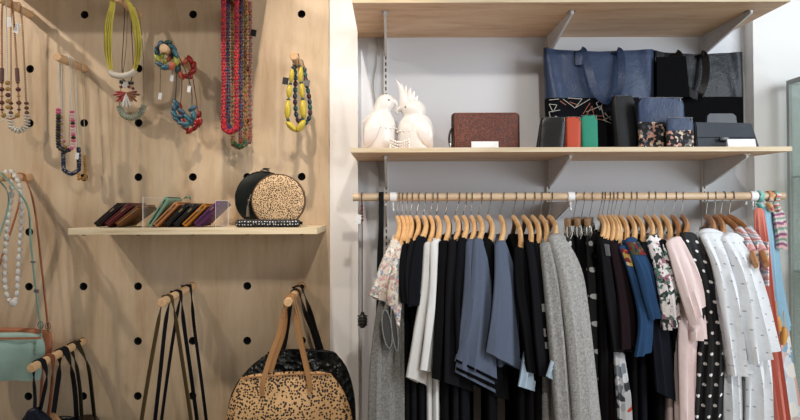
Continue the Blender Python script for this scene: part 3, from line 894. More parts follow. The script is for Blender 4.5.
for (x0, y0, x1, y1) in ((777, 316, 779, 331), (784.5, 327, 783, 345)):
    bm = B(); tube(bm, [P(x0, y0, 1.8), P((x0 + x1) / 2, (y0 + y1) / 2, 1.8), P(x1, y1, 1.8)], .009, 10, False, lambda q: .75 + .5 * math.sin(PI * q)); tube(bm, [P(x0 - 1, y0 - 16, 1.83), P(x0, y0, 1.8)], .0015, 6)
    obj('toggle', bm, plain('#c99045', .5), sk, label='orange toggle')
# ------------------------------------------------------------------ left end of the rail
xs = (362 - CX) / F * DR
t = thing('pendant_necklace', 'dark red cord with black pendant and white tag at the left end of the rail', 'necklace', (xs, RY, RZ))
bm = B(); yf = RY - RR - .004
pts = [V((xs, RY + RR + .003, RZ - .05)), V((xs, RY + RR + .003, RZ)), V((xs, RY, RZ + RR + .003)), V((xs, yf, RZ)), V((xs, yf, RZ - .05))] + [P(362.2, y, DR - .018) for y in (230, 260, 290, 314)]
tube(bm, cat(pts, 60), .0016, 6); obj('cord', bm, plain('#4a1c1c', .6), t)
bm = B()
for k, y in enumerate((206, 209.5, 213, 216.5, 220)): ball(bm, P(362.1, y, DR - .02), (.0042, .0042, .0055), None, 10, 7)
obj('beads', bm, plain('#5b1714', .3), t)
bm = B(); box(bm, P(358.5, 219, DR - .022), (.02, .0008, .03), 0, Matrix.Rotation(.25, 3, 'Y')); obj('price_tag', bm, plain('#dcdcda', .6), t, False)
bm = B(); ball(bm, P(362.5, 321, DR - .018), (.0155, .0155, .024), None, 18, 12); cyl(bm, P(362.5, 316, DR - .018), P(362.5, 312, DR - .018), .008, .005)
for k in range(4): tube(bm, [P(362.5, 316 + 3 * k, DR - .018) + V((.0157 * math.cos(2 * PI * j / 20), .0157 * math.sin(2 * PI * j / 20), 0)) for j in range(20)], .0014, 6, True)
obj('pendant', bm, plain('#101012', .35), t)
xs = (381.3 - CX) / F * DR
t = thing('belt', 'long black strap looped over the left end of the rail', 'belt', (xs, RY, RZ))
bm = B()
pts = [P(381, 400, DR + .03), P(381, 260, DR + .026), V((xs, RY + RR + .003, RZ - .03)), V((xs, RY + RR + .0035, RZ)), V((xs, RY, RZ + RR + .0035)), V((xs, RY - RR - .0035, RZ)), V((xs, RY - RR - .004, RZ - .04))] + [P(x, y, DR - .018) for x, y in ((381, 230), (379.5, 260), (379, 300), (377, 340), (376, 400))]
ribbon(bm, cat(pts, 90), .0165, .003, V((1, 0, 0))); obj('strap', bm, fabric('#17181b', .7), t)
bm = B(); bx(bm, P(376, 277, DR - .022), P(383, 282, DR - .026), .001); obj('keeper', bm, plain('#111113', .4), t)

# cable on the wall in the recess
bm = B(); tube(bm, cat([P(x, y, DB - .006) for x, y in ((376, 38), (377.5, 60), (374, 85), (376, 110), (374.5, 150), (377, 165), (379, 180), (378, 215), (378, 260))], 60), .003, 8)
tag(obj('cable', bm, plain('#c9c7c3', .5), None, origin=P(376, 260, DB - .006)), 'thin pale cable running down the grey wall left of the birds', 'cable')

# ------------------------------------------------------------------ things on the long shelf
def zat(y, d): return P(CX, y, d).z


def shelfpt(px, d): return V(((px - CX) / F * d, CAMY + d, ZS))


def bird(px, d, h, w, face, crest, label):
    b0 = shelfpt(px, d)
    t = thing('cockatoo_figurine', label, 'figurine', b0, 'white bird figurines')
    b = NB('white_porcelain'); b.set('#d8d3ce', .3); b.b.inputs['Subsurface Weight'].default_value = .25; b.b.inputs['Subsurface Radius'].default_value = (.02, .012, .008)
    m = b.m
    bm = B(); rings = []
    if crest:
        prof = [(0, .45, 0), (.02, .49, 0), (.2, .52, 0), (.4, .52, 0), (.52, .50, 0), (.62, .44, 0), (.69, .36, .0), (.725, .33, .02), (.77, .345, .03), (.86, .36, .06), (.94, .32, .08), (1.0, .24, .08), (1.04, .08, .07)]
    else:
        prof = [(0, .43, 0), (.02, .47, 0), (.2, .50, 0), (.4, .51, 0), (.52, .49, 0), (.60, .42, .01), (.66, .33, .04), (.70, .29, .07), (.75, .30, .12), (.83, .31, .17), (.91, .27, .2), (.97, .17, .2), (1.0, .04, .19)]
    for zf, r, of in prof:
        rings.append([bm.verts.new(b0 + V((face * of * w + r * w * math.cos(a), r * w * (.85 if zf < .6 else .9) * math.sin(a), zf * h))) for a in [2 * PI * j / 24 for j in range(24)]])
    for p, q in zip(rings, rings[1:]):
        for j in range(24): bm.faces.new((p[j], p[(j + 1) % 24], q[(j + 1) % 24], q[j]))
    bm.faces.new(rings[0][::-1]); bm.faces.new(rings[-1]); obj('body', bm, m, t)
    hd = b0 + V((face * .17 * w, 0, .86 * h))
    bm = B(); pts = [hd + V((face * .2 * w, -.0, .03 * h)), hd + V((face * .31 * w, 0, .0 * h)), hd + V((face * .36 * w, 0, -.05 * h)), hd + V((face * .32 * w, 0, -.10 * h))]
    tube(bm, cat(pts, 12), .1 * w, 10, False, lambda f: 1.05 - f * .85); obj('beak', bm, m, t)
    for s_ in (-1, 1):
        bm = B(); ball(bm, hd + V((face * .12 * w, s_ * .235 * w, .02 * h)), (.035 * w, .02 * w, .035 * w)); obj('eye', bm, plain('#8e8780', .3), t)
        bm = B()
        wl = [b0 + V((-face * .08 * w, s_ * .33 * w, .6 * h)), b0 + V((-face * .2 * w, s_ * .44 * w, .4 * h)), b0 + V((-face * .3 * w, s_ * .42 * w, .2 * h)), b0 + V((-face * .44 * w, s_ * .28 * w, .06 * h))]
        sweep(bm, cat(wl, 16), [(.2 * w * math.cos(a), .05 * w * math.sin(a)) for a in [2 * PI * j / 12 for j in range(12)]], False, (1, 0, .3), lambda f: math.sin(PI * min(1, .25 + f * .72)) + .05)
        obj('wing', bm, m, t)
    bm = B()
    for zz in range(3):
        for k in range(20):
            a = 2 * PI * k / 20 + zz * .15
            ball(bm, b0 + V((face * (.06) * w + .5 * w * math.cos(a) * (.95 - .1 * zz), .43 * w * math.sin(a) * (.95 - .1 * zz), h * (.40 + .055 * zz))), (.035 * w, .035 * w, .03 * w), None, 8, 6)
    obj('breast_feathers', bm, m, t)
    bm = B(); tube(bm, [b0 + V((face * .085 * w + .25 * w * math.cos(a), .23 * w * math.sin(a), .695 * h + .02 * h * math.cos(a))) for a in [2 * PI * j / 24 for j in range(24)]], .018 * w, 6, True)
    obj('neck_ring', bm, M['steel'], t, label='silver neck ring')
    tips = [(396, 79.5), (401.5, 83), (406, 84.5), (410.5, 87.5), (414.5, 91), (418, 95.5), (420.5, 101), (421.5, 107)]
    for k in range(crest):
        base = P(403.5 + 2.0 * k, 108 + .3 * k, d + .004 * (k % 2)); tip = P(*tips[k], d - .006 + .006 * (k % 3))
        mid = base.lerp(tip, .55) + V((.008 if k == 0 else -.002, 0, .003))
        bm = B(); sweep(bm, cat([base + (base - tip) * .15, base, mid, tip], 14), [(.0105 * math.cos(a), .005 * math.sin(a)) for a in [2 * PI * j / 8 for j in range(8)]], False, (1, 0, .2), lambda q: max(.08, 1.15 * math.sin(PI * (.3 + .68 * q)))); obj('crest_feather', bm, m, t)


bird(379.5, 1.92, .2, .112, 1, 0, 'smaller smooth-headed white bird figurine at the left end of the shelf')
bird(416, 1.92, .172, .122, -1, 8, 'white cockatoo figurine with a raised crest beside the brown clutch')
# bead garland between the birds
t = thing('pearl_garland', 'short string of white pearls lying between the two bird figurines', 'beads', shelfpt(398, 1.86))
bm = B()
for r_ in range(3):
    for k in range(9):
        ball(bm, shelfpt(391 + 2.2 * k, 1.86 - .004 * r_) + V((0, 0, .0042 + .016 + .0085 * r_ - .012 * math.sin(PI * k / 8) * (1 if r_ == 0 else .8))), (.0042, .0042, .0042), None, 8, 6)
for px_ in (390.5, 409.5):
    cyl(bm, shelfpt(px_, 1.86), shelfpt(px_, 1.86) + V((0, 0, .036)), .004, .003, 10)
obj('pearls', bm, plain('#eeeae5', .25), t)

# woven clutch
d = 1.86; a = shelfpt(453.5, d + .03); b_ = shelfpt(517.5, d + .03); a.y = b_.y = CAMY + d; hcl = zat(112.5, d) - ZS
t = thing('woven_clutch', 'brown woven leather clutch with dark zip standing on the long shelf', 'clutch', (a + b_) / 2)
c = (a + b_) / 2 + V((0, .03, hcl / 2)); wd = b_.x - a.x
bm = B(); box(bm, c + V((0, -.018, 0)), (wd, .028, hcl), .011, None, 4); obj('front_panel', bm, M['woven'], t)
bm = B(); box(bm, c + V((0, .018, 0)), (wd, .028, hcl), .011, None, 4); obj('back_panel', bm, M['woven'], t)
bm = B(); box(bm, c + V((0, -.004, 0)), (wd + .014, .03, hcl + .005), .014, None, 4); obj('zip_gusset', bm, leather('#2a1a16', .5), t)
bm = B(); tube(bm, cat([c + V((-wd / 2, -.01, .02)), c + V((-wd / 2 - .012, -.02, 0)), c + V((-wd / 2 - .016, -.022, -.03)), c + V((-wd / 2 - .008, -.026, -hcl / 2 + .006)), c + V((-wd / 2 - .002, -.024, -.02))], 24), .0035, 8); obj('wrist_strap', bm, leather('#2a1a16', .5), t)
bm = B(); box(bm, c + V((-wd / 2 - .013, -.026, -hcl / 2 + .016)), (.006, .004, .016), .001); obj('strap_ring', bm, M['steel'], t)


def card(px0, px1, py0, d, label):
    p = shelfpt((px0 + px1) / 2, d); w = (px1 - px0) / F * d; h = .020
    t = thing('price_card', label, 'price card', p, 'white price cards on the long shelf')
    bm = B(); h = zat(py0, d) - ZS
    pr = [p + V((-w / 2, 0, 0)), p + V((-w / 2, .012, 0)), p + V((-w / 2, .008, h)), p + V((-w / 2, .006, h))]
    prism(bm, pr, (1, 0, 0), w); obj('card', bm, plain('#f0f0ee', .6), t, False)


card(472, 499, 141.5, 1.79, 'white price card in front of the brown woven clutch')
card(729, 757, 140, 1.79, 'white price card in front of the dark grey clutch')


def tote(px0, px1, py, d, depth, m_top, m_low, split, label, name='tote_bag', handle_m=None, hl=()):
    a = shelfpt(px0, d + depth * .36); b_ = shelfpt(px1, d + depth * .36); a.y = CAMY + d; ztop = zat(py, d + depth * .4); h = ztop - ZS
    t = thing(name, label, 'bag', ((a.x + b_.x) / 2, a.y + depth / 2, ZS))
    w = b_.x - a.x; cx = (a.x + b_.x) / 2; y0 = a.y
    def shell(z0, z1, e=0.0):
        bm = B(); n = 40; nz = 14; rows = []
        for i in range(nz + 1):
            z = z0 + (z1 - z0) * i / nz; f = (z - ZS) / h; row = []
            for j in range(n):
                th = 2 * PI * j / n; ct, st = math.cos(th), math.sin(th)
                px_ = math.copysign(abs(ct) ** .35, ct); py_ = math.copysign(abs(st) ** .45, st)
                dp = depth / 2 * (1 - .72 * f ** 1.5) + e
                wav = .006 * math.sin(9 * px_ + 2 + 3 * f) * f + .004 * math.sin(17 * px_ + 6 * f)
                sag = .012 * f ** 4 * (abs(px_) ** 2 - .35) * (1 + .5 * math.sin(5 * px_))
                row.append(bm.verts.new((cx + px_ * (w / 2 * (.95 + .05 * f) + e), y0 + depth / 2 + py_ * dp + wav * st * .6, z + sag)))
            rows.append(row)
        for p, q in zip(rows, rows[1:]):
            for j in range(n): bm.faces.new((p[j], p[(j + 1) % n], q[(j + 1) % n], q[j]))
        # sunk mouth
        top = rows[-1]; cc = sum((v.co for v in top), V()) / n
        inn = [bm.verts.new(V((cc.x + (v.co.x - cc.x) * .985, cc.y + (v.co.y - cc.y) * .7, v.co.z - .001))) for v in top]
        dn = [bm.verts.new(v.co + V((0, 0, -.05 if z1 > ZS + h * .9 else -.001))) for v in inn]
        for p, q in ((top, inn), (inn, dn)):
            for j in range(n): bm.faces.new((p[j], p[(j + 1) % n], q[(j + 1) % n], q[j]))
        bm.faces.new(dn); bm.faces.new(rows[0][::-1]); return bm
    zs_ = zat(split, d)
    obj('lower_panel', shell(ZS + .0005, zs_ + .001, -.0006), m_low, t); obj('upper_panel', shell(zs_, ztop), m_top, t)
    for k, (x0, x1, yb, side) in enumerate(hl):
        bm = B(); yy = -.004 if side else depth * .5
        dd = d + depth * .28
        if side:   # handle flopped over the front
            pts = [P(x0, py + 14, dd - .012), P(x0, py + 2, dd - .006), P(x0 + 3, py - 1.0, dd - .001), P(x0 + 6, py + 4, dd - .012), P(x0 + 10, py + 20, dd - .03), P((x0 + x1) / 2 - 4, yb - 8, d - .012), P((x0 + x1) / 2 + 8, yb, d - .016), P(x1 - 2, yb - 12, d - .014), P(x1, py + 18, dd - .028), P(x1 - 1, py + 4, dd - .012), P(x1 - 4, py - .5, dd - .001), P(x1 - 7, py + 2, dd - .006)]
        else:
            pts = [P(x0, py + 8, dd + .03), P(x0, py - 1, dd + .03), P((x0 + x1) / 2, py - 3, dd + .035), P(x1, py - 1, dd + .03), P(x1, py + 8, dd + .03)]
        ribbon(bm, cat(pts, 70), .024, .004, V((.85, -.2, .5)) if side else V((0, .6, 1))); obj('handle', bm, handle_m or m_top, t)
    return t, d


tb, dd = tote(545.5, 656, 51, 1.98, .09, M['navyl'], M['black2'], 97.5, 'large slate blue leather tote with black geometric patterned base', handle_m=M['navyl'], hl=((579, 622, 101, True),))
# geometric line pattern on the base of the blue tote
pcols = {'w': plain('#bdb9ae', .7), 'o': plain('#b9705a', .7)}
def motif(lines, col, d, parent, r=.0011):
    bm = B()
    for ln in lines: 
        for p, q in zip(ln, ln[1:]):
            A, C_ = P(*p, d), P(*q, d)
            if (A - C_).length > 1e-5: ribbon(bm, [A, C_], .0017, .0012, V((0, 0, 1)) if abs((C_ - A).normalized().z) < .8 else V((1, 0, 0)))
    return obj('printed_pattern', bm, pcols[col], parent, False)
low = [o for o in tb.children if o.name.startswith('lower_panel')][0]
dpat = 1.974
motif([[(563, 99), (575, 108), (590, 99)], [(568, 98), (582, 99), (575, 108)], [(560, 110), (549, 112), (551, 120)], [(549, 104), (557, 105), (553, 112), (549, 104)], [(586, 112), (601, 106), (604, 118)], [(603, 120), (616, 114), (613, 124), (603, 120)], [(608, 98), (618, 104)], [(555, 116), (565, 121), (575, 121)], [(605, 113), (611, 120), (616, 108)], [(596, 103), (604, 99), (600, 110), (596, 103)], [(549, 100), (559, 99)], [(620, 110), (628, 118), (622, 125)]], 'w', dpat, low)
motif([[(586, 116), (592, 106), (594, 116), (604, 116)], [(583, 114), (590, 103)], [(570, 102), (578, 105)], [(560, 101), (566, 105)], [(588, 118), (604, 120)]], 'o', dpat - .0003, low)
tb2, _ = tote(655, 745.5, 54, 2.0, .08, M['navyd'], fabric('#0a0a0c'), 97, 'large black tote with shiny blue-black top at the shelf end', handle_m=M['blackl'], hl=((674, 706, 96, True),))
# black suede panel on the left of the black tote top
up = [o for o in tb2.children if o.name.startswith('upper_panel')][0]
bm = B(); prism(bm, [P(657, 57, 1.995), P(686, 56, 1.995), P(690, 97, 1.975), P(657, 97, 1.975)], (0, 1, 0), .008); obj('suede_panel', bm, fabric('#08080a'), up, label='matte black panel')


def pouch(name, label, px0, px1, py0, d, depth, m, m2=None, split=None, lean=0.0, r=.01, group=None, taper=0.0, m_zip=None, base=146.5):
    a = shelfpt(px0, d); b_ = shelfpt(px1, d); h = zat(py0, d + depth * .4) - ZS; w = b_.x - a.x
    t = thing(name, label, 'pouch', ((a.x + b_.x) / 2, a.y + depth / 2, ZS), group)
    c0 = V(((a.x + b_.x) / 2, a.y + depth / 2, ZS))
    def part(z0, z1, e=0):
        bm = B(); n = 32; nz = 16; rows = []
        for i in range(nz + 1):
            z = z0 + (z1 - z0) * i / nz; f = z / h; row = []
            edge = 1 - .12 * max(0, (f - .85) / .15) ** 2 if z1 >= h * .99 else 1
            for j in range(n):
                th = 2 * PI * j / n; ct, st = math.cos(th), math.sin(th)
                x_ = math.copysign(abs(ct) ** .4, ct); y_ = math.copysign(abs(st) ** .6, st)
                row.append(bm.verts.new(c0 + V((x_ * (w / 2 * (1 - taper * f) * (1 - .16 * max(0, (f - .82) / .18) ** 2.5) + e) + lean * f, y_ * (depth / 2 * (1 - .55 * f) * edge + e), z + .002 * math.sin(7 * x_ + px0) * f))))
            rows.append(row)
        for p, q in zip(rows, rows[1:]):
            for j in range(n): bm.faces.new((p[j], p[(j + 1) % n], q[(j + 1) % n], q[j]))
        bm.faces.new(rows[0][::-1]); bm.faces.new(rows[-1]); return bm
    if m2:
        zs_ = zat(split, d) - ZS
        obj('lower_panel', part(.0003, zs_ + .001, -.0005), m2, t); obj('upper_panel', part(zs_, h), m, t)
    else: obj('body', part(.0003, h), m, t)
    bm = B(); ribbon(bm, [c0 + V((lean - w / 2 * (1 - taper) * .95, 0, h + .001)), c0 + V((lean, 0, h + .0022)), c0 + V((lean + w / 2 * (1 - taper) * .95, 0, h + .001))], .006, .003, V((0, 1, 0))); obj('zip', bm, m_zip or plain('#3a3633', .4), t)
    bm = B(); box(bm, c0 + V((lean + w / 2 * (1 - taper) * .8, -.007, h - .006)), (.003, .003, .011), .001); obj('zip_puller', bm, plain('#6d675f', .4, 1), t)
    return t


pouch('leather_pouch', 'black leather pouch standing left of the orange pouch', 537.5, 565.5, 118.5, 1.8, .03, leather('#14100d', .32), lean=.012, taper=.08, group='small pouches on the long shelf')
pouch('leather_pouch', 'orange leather pouch between the black and green pouches', 566.5, 582, 118, 1.81, .03, leather('#c24a2b', .45), lean=.003, group='small pouches on the long shelf')
pouch('leather_pouch', 'emerald green suede pouch right of the orange pouch', 582.5, 599.5, 116.5, 1.82, .03, leather('#2f8f74', .7), group='small pouches on the long shelf')
pouch('soft_bag', 'slouchy black pouch between the blue tote base and blue clutch', 617, 643, 97, 1.88, .05, leather('#090a0d', .45), lean=-.012, taper=.1)
geo = printed('geometric_print', '#131217', ['#c9b8a4', '#b78a78', '#1c1a22', '#2b2f3a', '#6f6a66'], 120, .5, dist=.15)
pouch('zip_pouch', 'tall slate blue zip pouch with patterned base', 641.5, 688, 99, 1.84, .03, M['navyl'], geo, 122.5, lean=-.004)
pouch('zip_pouch', 'small slate blue pouch with patterned base in front of the tall one', 669, 696, 119, 1.79, .024, M['navyl'], geo, 131)
# dark grey clutch with clasp tab
d = 1.83
t = thing('flap_clutch', 'dark grey flap clutch with raised tab at the right end of the shelf', 'clutch', shelfpt(729, d))
bm = B()
p = lambda x, y, dd_: P(x, y, dd_)
zb_ = ZS + .0003
fr_ = [shelfpt(698, d) + V((0, 0, .0003)), shelfpt(761, d) + V((0, 0, .0003)), P(752, 123, d + .03), P(695, 122, d + .03)]
prism(bm, [fr_[0], fr_[1], fr_[2], fr_[3]], (0, 1, 0), .022)
bmesh.ops.bevel(bm, geom=bm.edges[:], offset=.003, segments=2, affect='EDGES'); obj('body', bm, leather('#3f434a', .5), t)
bm = B(); prism(bm, [P(697, 124, d + .027), P(751, 125, d + .027), P(756, 137, d + .008), P(697, 137, d + .008)], (0, 1, 0), .003); obj('flap', bm, leather('#444951', .5), t)
bm = B(); prism(bm, [P(707, 123, d + .034), P(737, 123, d + .034), P(736, 116, d + .034), P(733, 113.5, d + .034), P(710, 113.5, d + .034), P(707.5, 116, d + .034)], (0, 1, 0), .012); obj('tab', bm, leather('#4d5157', .4), t)
bm = B(); box(bm, P(724, 139, d - .001), (.03, .006, .012), .001); obj('clasp', bm, plain('#1d1e22', .3), t)

# ------------------------------------------------------------------ display cabinet at the right edge
cb = B()
dc = 2.03; xa = (790 - CX) / F * dc; za = P(792, 80, dc).z; xb = xa + .5; yb = CAMY + dc + .014; ya = yb - .36
t = thing('glass_cabinet', 'tall glass display cabinet with pale metal frame at the right edge', 'cabinet', ((xa + xb) / 2, (ya + yb) / 2, 0))
fm = plain('#b7bcb9', .4)
for x in (xa, xb - .014):
    for y in (ya, yb - .014):
        bm = B(); bx(bm, (x, y, 0), (x + .014, y + .014, za), .002); obj('post', bm, fm, t, False)
for z in (za - .014, .02):
    bm = B()
    for y in (ya, yb - .014): bx(bm, (xa + .014, y, z), (xb - .014, y + .014, z + .014))
    for x in (xa, xb - .014): bx(bm, (x, ya + .014, z), (x + .014, yb - .014, z + .014))
    obj('rail', bm, fm, t, False)
gm = glass('cabinet_glass', '#b9d2c6', .28)
for (p0, p1) in (((xa + .014, ya + .005, .034), (xb - .014, ya + .009, za - .014)), ((xa + .014, yb - .009, .034), (xb - .014, yb - .005, za - .014)), ((xa + .005, ya + .014, .034), (xa + .009, yb - .014, za - .014)), ((xb - .009, ya + .014, .034), (xb - .005, yb - .014, za - .014))):
    bm = B(); bx(bm, p0, p1); obj('glass_pane', bm, gm, t, False)
for y_ in (178, 272):
    z = H + (CY - y_) / F * dc
    bm = B(); bx(bm, (xa + .010, ya + .010, z - .004), (xb - .010, yb - .010, z + .002)); obj('glass_shelf', bm, glass('shelf_glass', '#8fae9f', .5), t, False)
#@@LEFT_BEGIN
# ------------------------------------------------------------------ necklaces on the pegs
def N3(lst): return [P(*q) for q in lst]


def cord(t, pts, r, m, n=60, name='cord', label=None, closed=False, seg=6):
    bm = B(); tube(bm, cat(pts, n, closed), r, seg, closed); return obj(name, bm, m, t, label=label)


_bm = {}


def bead(t, kind, s, m, p, dirv=None, name='bead', roll=0.0, label=None):
    """one bead: shared mesh per (kind, size, material)"""
    k = (kind, tuple(round(q, 4) for q in s), m.name)
    if k not in _bm:
        bm = B()
        if kind == 'ball': ball(bm, (0, 0, 0), s, None, 14, 9)
        elif kind == 'disc': cyl(bm, (0, 0, -s[2]), (0, 0, s[2]), s[0], None, 16, s[2] * .6)
        elif kind == 'pebble':
            vs = ball(bm, (0, 0, 0), s, None, 14, 10); random.seed(int(s[2] * 1e5))
            for v in vs: v.co *= 1 + .12 * math.sin(7 * v.co.x / s[0] + 3 * v.co.z / s[2]) * .6
        me = bpy.data.meshes.new(name); bm.to_mesh(me); bm.free(); me.materials.append(m)
        for p_ in me.polygons: p_.use_smooth = True
        _bm[k] = me
    o = link(name, _bm[k]); o.parent = t; o.location = V(p) - wloc(t)
    if dirv is not None: o.rotation_euler = V(dirv).to_track_quat('Z', 'Y').to_euler()
    if label: o['label'] = label
    return o


def along(pts, f0, f1, n, res=200):
    c = cat(pts, res); ln = [0]
    for a, b_ in zip(c, c[1:]): ln.append(ln[-1] + (b_ - a).length)
    out = []
    for k in range(n):
        f = f0 + (f1 - f0) * (k / max(1, n - 1)); s = f * ln[-1]
        i = max(j for j in range(res) if ln[j] <= s + 1e-9); u = (s - ln[i]) / max(1e-9, ln[i + 1] - ln[i])
        out.append((c[i].lerp(c[i + 1], u), (c[i + 1] - c[i]).normalized()))
    return out


def loop(key, f, xl, xr, yb, d=None, bulge=0.0, sq=.75):
    """hanging loop over a peg: list of world points, left foot -> over the peg -> right"""
    c = pegat(key, f); d = d or (c.y - CAMY); r = .0138 + .003
    cx = CX + c.x / d * F; cy = CY - (c.z - H) / d * F
    w = (xr - xl) / 2; mx = (xl + xr) / 2; hgt = yb - cy
    rp = r / d * F
    l = [(mx, yb), (mx - w * .72, yb - w * .35), (xl, yb - w * 1.15), (xl + .3 * (cx - rp - xl) - bulge, cy + .55 * hgt), (cx - rp + (xl - cx + rp) * .25, cy + .12 * hgt)]
    rr2 = [(mx + w * .72, yb - w * .35), (xr, yb - w * 1.15), (xr + .3 * (cx + rp - xr) + bulge, cy + .55 * hgt), (cx + rp + (xr - cx - rp) * .25, cy + .12 * hgt)]
    top = [c + V((-r * .8, 0, r * .6)), c + V((0, 0, r)), c + V((r * .8, 0, r * .6))]
    pts = [P(x, y, d) for x, y in l] + top + [P(x, y, d) for x, y in rr2[::-1]]
    return pts                                  # closed, starts at the bottom


def ptag(t, x, y, d, w=.011, h=.02, col='#e6e4e0', rz=.15, label=None, txt=False):
    bm = B(); box(bm, P(x, y, d), (w, .0007, h), 0, Matrix.Rotation(rz, 3, 'Y')); return obj('price_tag', bm, plain(col, .6), t, False, label)


gold = plain('#a8803f', .35); brownb = plain('#6b3f24', .5); maroonb = plain('#5a2a2a', .5); whiteb = plain('#d8d3c6', .5); blackb = plain('#131214', .35); pinkb = plain('#c9587c', .5); palep = plain('#d9b4b4', .5)
braid = striped('braided_cord', ['#9a6a4a', '#c7a486', '#7d5138'], 160, .9, dist=.4)
tanbraid = striped('tan_braid', ['#b08a6a', '#d0b79a', '#96704f'], 160, .9, dist=.4)
whitec = plain('#d5cfc4', .8)


def necklace(name, label, key, f, xl, xr, yb, m, r, group, d=None, bulge=0.0):
    c = pegat(key, f); t = thing(name, label, 'necklace', c, group)
    pts = loop(key, f, xl, xr, yb, d, bulge)
    cord(t, pts, r, m, 110, closed=True); return t, pts


gA = 'necklaces on the upper left peg'
t, p = necklace('bead_necklace', 'brown braided necklace with gold and maroon wooden beads at the upper left', 'A', .72, 2, 19, 119, braid, .003, gA)
ring = p + [p[0]]
for i, (q, dv) in enumerate(along(ring, .03, .16, 6)): bead(t, 'ball', (.0085, .0085, .0075) if i % 2 == 0 else (.006, .006, .004), (gold, maroonb, brownb)[i % 3], q, dv)
for i, (q, dv) in enumerate(along(ring, .97, .84, 6)): bead(t, 'ball', (.0085, .0085, .0075) if i % 2 == 0 else (.006, .006, .004), (gold, maroonb, brownb)[i % 3], q, dv)
for f0, f1 in ((.165, .215), (.785, .835)):
    bm = B(); tube(bm, [q for q, _ in along(ring, f0, f1, 8)], .0065, 10); obj('cord_wrap', bm, plain('#6a4a45', .8), t)
t, p = necklace('bead_necklace', 'tan braided necklace with white disc beads at its bottom, upper left', 'A', .45, 11, 27, 131, tanbraid, .003, gA)
ring = p + [p[0]]
for q, dv in along(ring, 0, .075, 8) + along(ring, 1, .925, 8)[1:]: bead(t, 'disc', (.0105, 0, .0028), whiteb, q, dv)
for q, dv in along(ring, .085, .12, 3) + along(ring, .915, .88, 3): bead(t, 'ball', (.0075, .0075, .006), brownb, q, dv)
ptag(t, 17, 28, 1.93, .018, .036, rz=.35); ptag(t, 9, 22, 1.92, .016, .034, rz=-.1)
t, p = necklace('bead_necklace', 'pale cord necklace with gold beads at the extreme upper left edge', 'A', .9, -9, 8, 121, whitec, .002, gA)
ring = p + [p[0]]
for i, (q, dv) in enumerate(along(ring, .93, .84, 5)): bead(t, 'ball', (.008, .008, .008), (gold, gold, maroonb)[i % 3], q, dv)

gB = 'necklaces on the short peg'
t, p = necklace('bead_necklace', 'white cord necklace with black beads left and pink beads right on the short peg', 'B', .75, 58.3, 73.5, 151, whitec, .0016, gB)
ring = p + [p[0]]
for i, (q, dv) in enumerate(along(ring, 0, .22, 17)): bead(t, 'ball', (.0085, .0085, .0065), (blackb, blackb, plain('#3a3d2c', .4))[i % 3] if i < 15 else pinkb, q, dv)
for i, (q, dv) in enumerate(along(ring, .985, .79, 15)): bead(t, 'ball', (.008, .008, .0055), (blackb, pinkb, palep, palep, pinkb)[i % 5], q, dv)
t, p = necklace('bead_necklace', 'navy braided bead loop hanging lowest but one on the short peg', 'B', .55, 63.5, 79, 174, whitec, .0014, gB)
ring = p + [p[0]]
nv = printed('navy_beads', '#1b2138', ['#2c3557', '#11141f', '#8f8a80'], 260, .5)
bm = B()
for q, dv in along(ring, 0, .12, 14) + along(ring, 1, .88, 14)[1:]: ball(bm, q, (.0075, .0075, .0075), None, 10, 7)
o = obj('bead_rope', bm, nv, t); 
for q, dv in along(ring, .13, .15, 2): bead(t, 'ball', (.006, .006, .005), pinkb, q, dv)
ptag(t, 77, 156, 1.88, .012, .022)
t, p = necklace('bead_necklace', 'gold chain necklace hanging rearmost and lowest on the short peg', 'B', .3, 78.5, 86, 179, plain('#b9aa8a', .5), .0012, gB)
ring = p + [p[0]]
for q, dv in along(ring, 0, .11, 12) + along(ring, 1, .89, 12)[1:]: bead(t, 'ball', (.0052, .0062, .0052), plain('#b5833a', .35), q + V((random.uniform(-.003, .003), 0, 0)), dv)
t, p = necklace('bead_necklace', 'white cord necklace with yellow beads in the middle of the short peg', 'B', .65, 61.5, 69, 147, whitec, .0014, gB)
ring = p + [p[0]]
for i, (q, dv) in enumerate(along(ring, .0, .17, 11)): bead(t, 'ball', (.0062, .0062, .0062), (plain('#c9a04a', .5), palep)[i % 2], q, dv)

# yellow cord necklace ------------------------------------------------
gC = 'necklaces on the peg with the yellow cords'
c = pegat('C', .93); t = thing('cord_necklace', 'bright yellow multi-cord necklace with a white tube at its bottom', 'necklace', c, gC)
yl = plain('#d0c050', .75); d = 1.9
bm = B(); r = .0175
for k in range(9):
    o_ = (k - 4) / 4
    pts = [P(111.5 + 1.4 * o_, 73, d), P(108 + 3.2 * o_, 52, d - .004 * (k % 3)), P(108.5 + 3.6 * o_, 25, d - .004 * (k % 2)), P(112.5 + 2.4 * o_, 5, d), c + V((-r, .004 * o_, .004)), c + V((0, .006 * o_, r + .001 * (k % 3))), c + V((r, .004 * o_, .004)), P(130 + 2.0 * o_, 5, d), P(136 + 3.2 * o_, 25, d - .004 * (k % 2)), P(138.2 + 2.8 * o_, 50, d - .004 * (k % 3)), P(134.5 + 1.4 * o_, 71, d)]
    tube(bm, cat(pts, 60), .0022, 6)
obj('cords', bm, yl, t)
bm = B(); tube(bm, cat(N3([(110.5, 71.5, d), (113, 74.3, d), (122, 76, d), (132, 73.5, d), (135.5, 70, d)]), 20), .0105, 14); obj('tube_bead', bm, plain('#e0d6c4', .5), t, label='white tube')
c = pegat('C', .6); t = thing('pendant_necklace', 'necklace with a fan pendant of red, brown and white spikes below the yellow cords', 'necklace', c, gC)
d = 1.97
cord(t, N3([(125, 88, d), (122, 68, d), (123.5, 38, d), (124.5, 10, d)]) + [c + V((-.017, 0, 0)), c + V((0, 0, .017)), c + V((.017, 0, 0))] + N3([(131, 12, d), (132, 39, d), (133, 72, d), (128, 88, d)]), .0015, plain('#2b2622', .7))
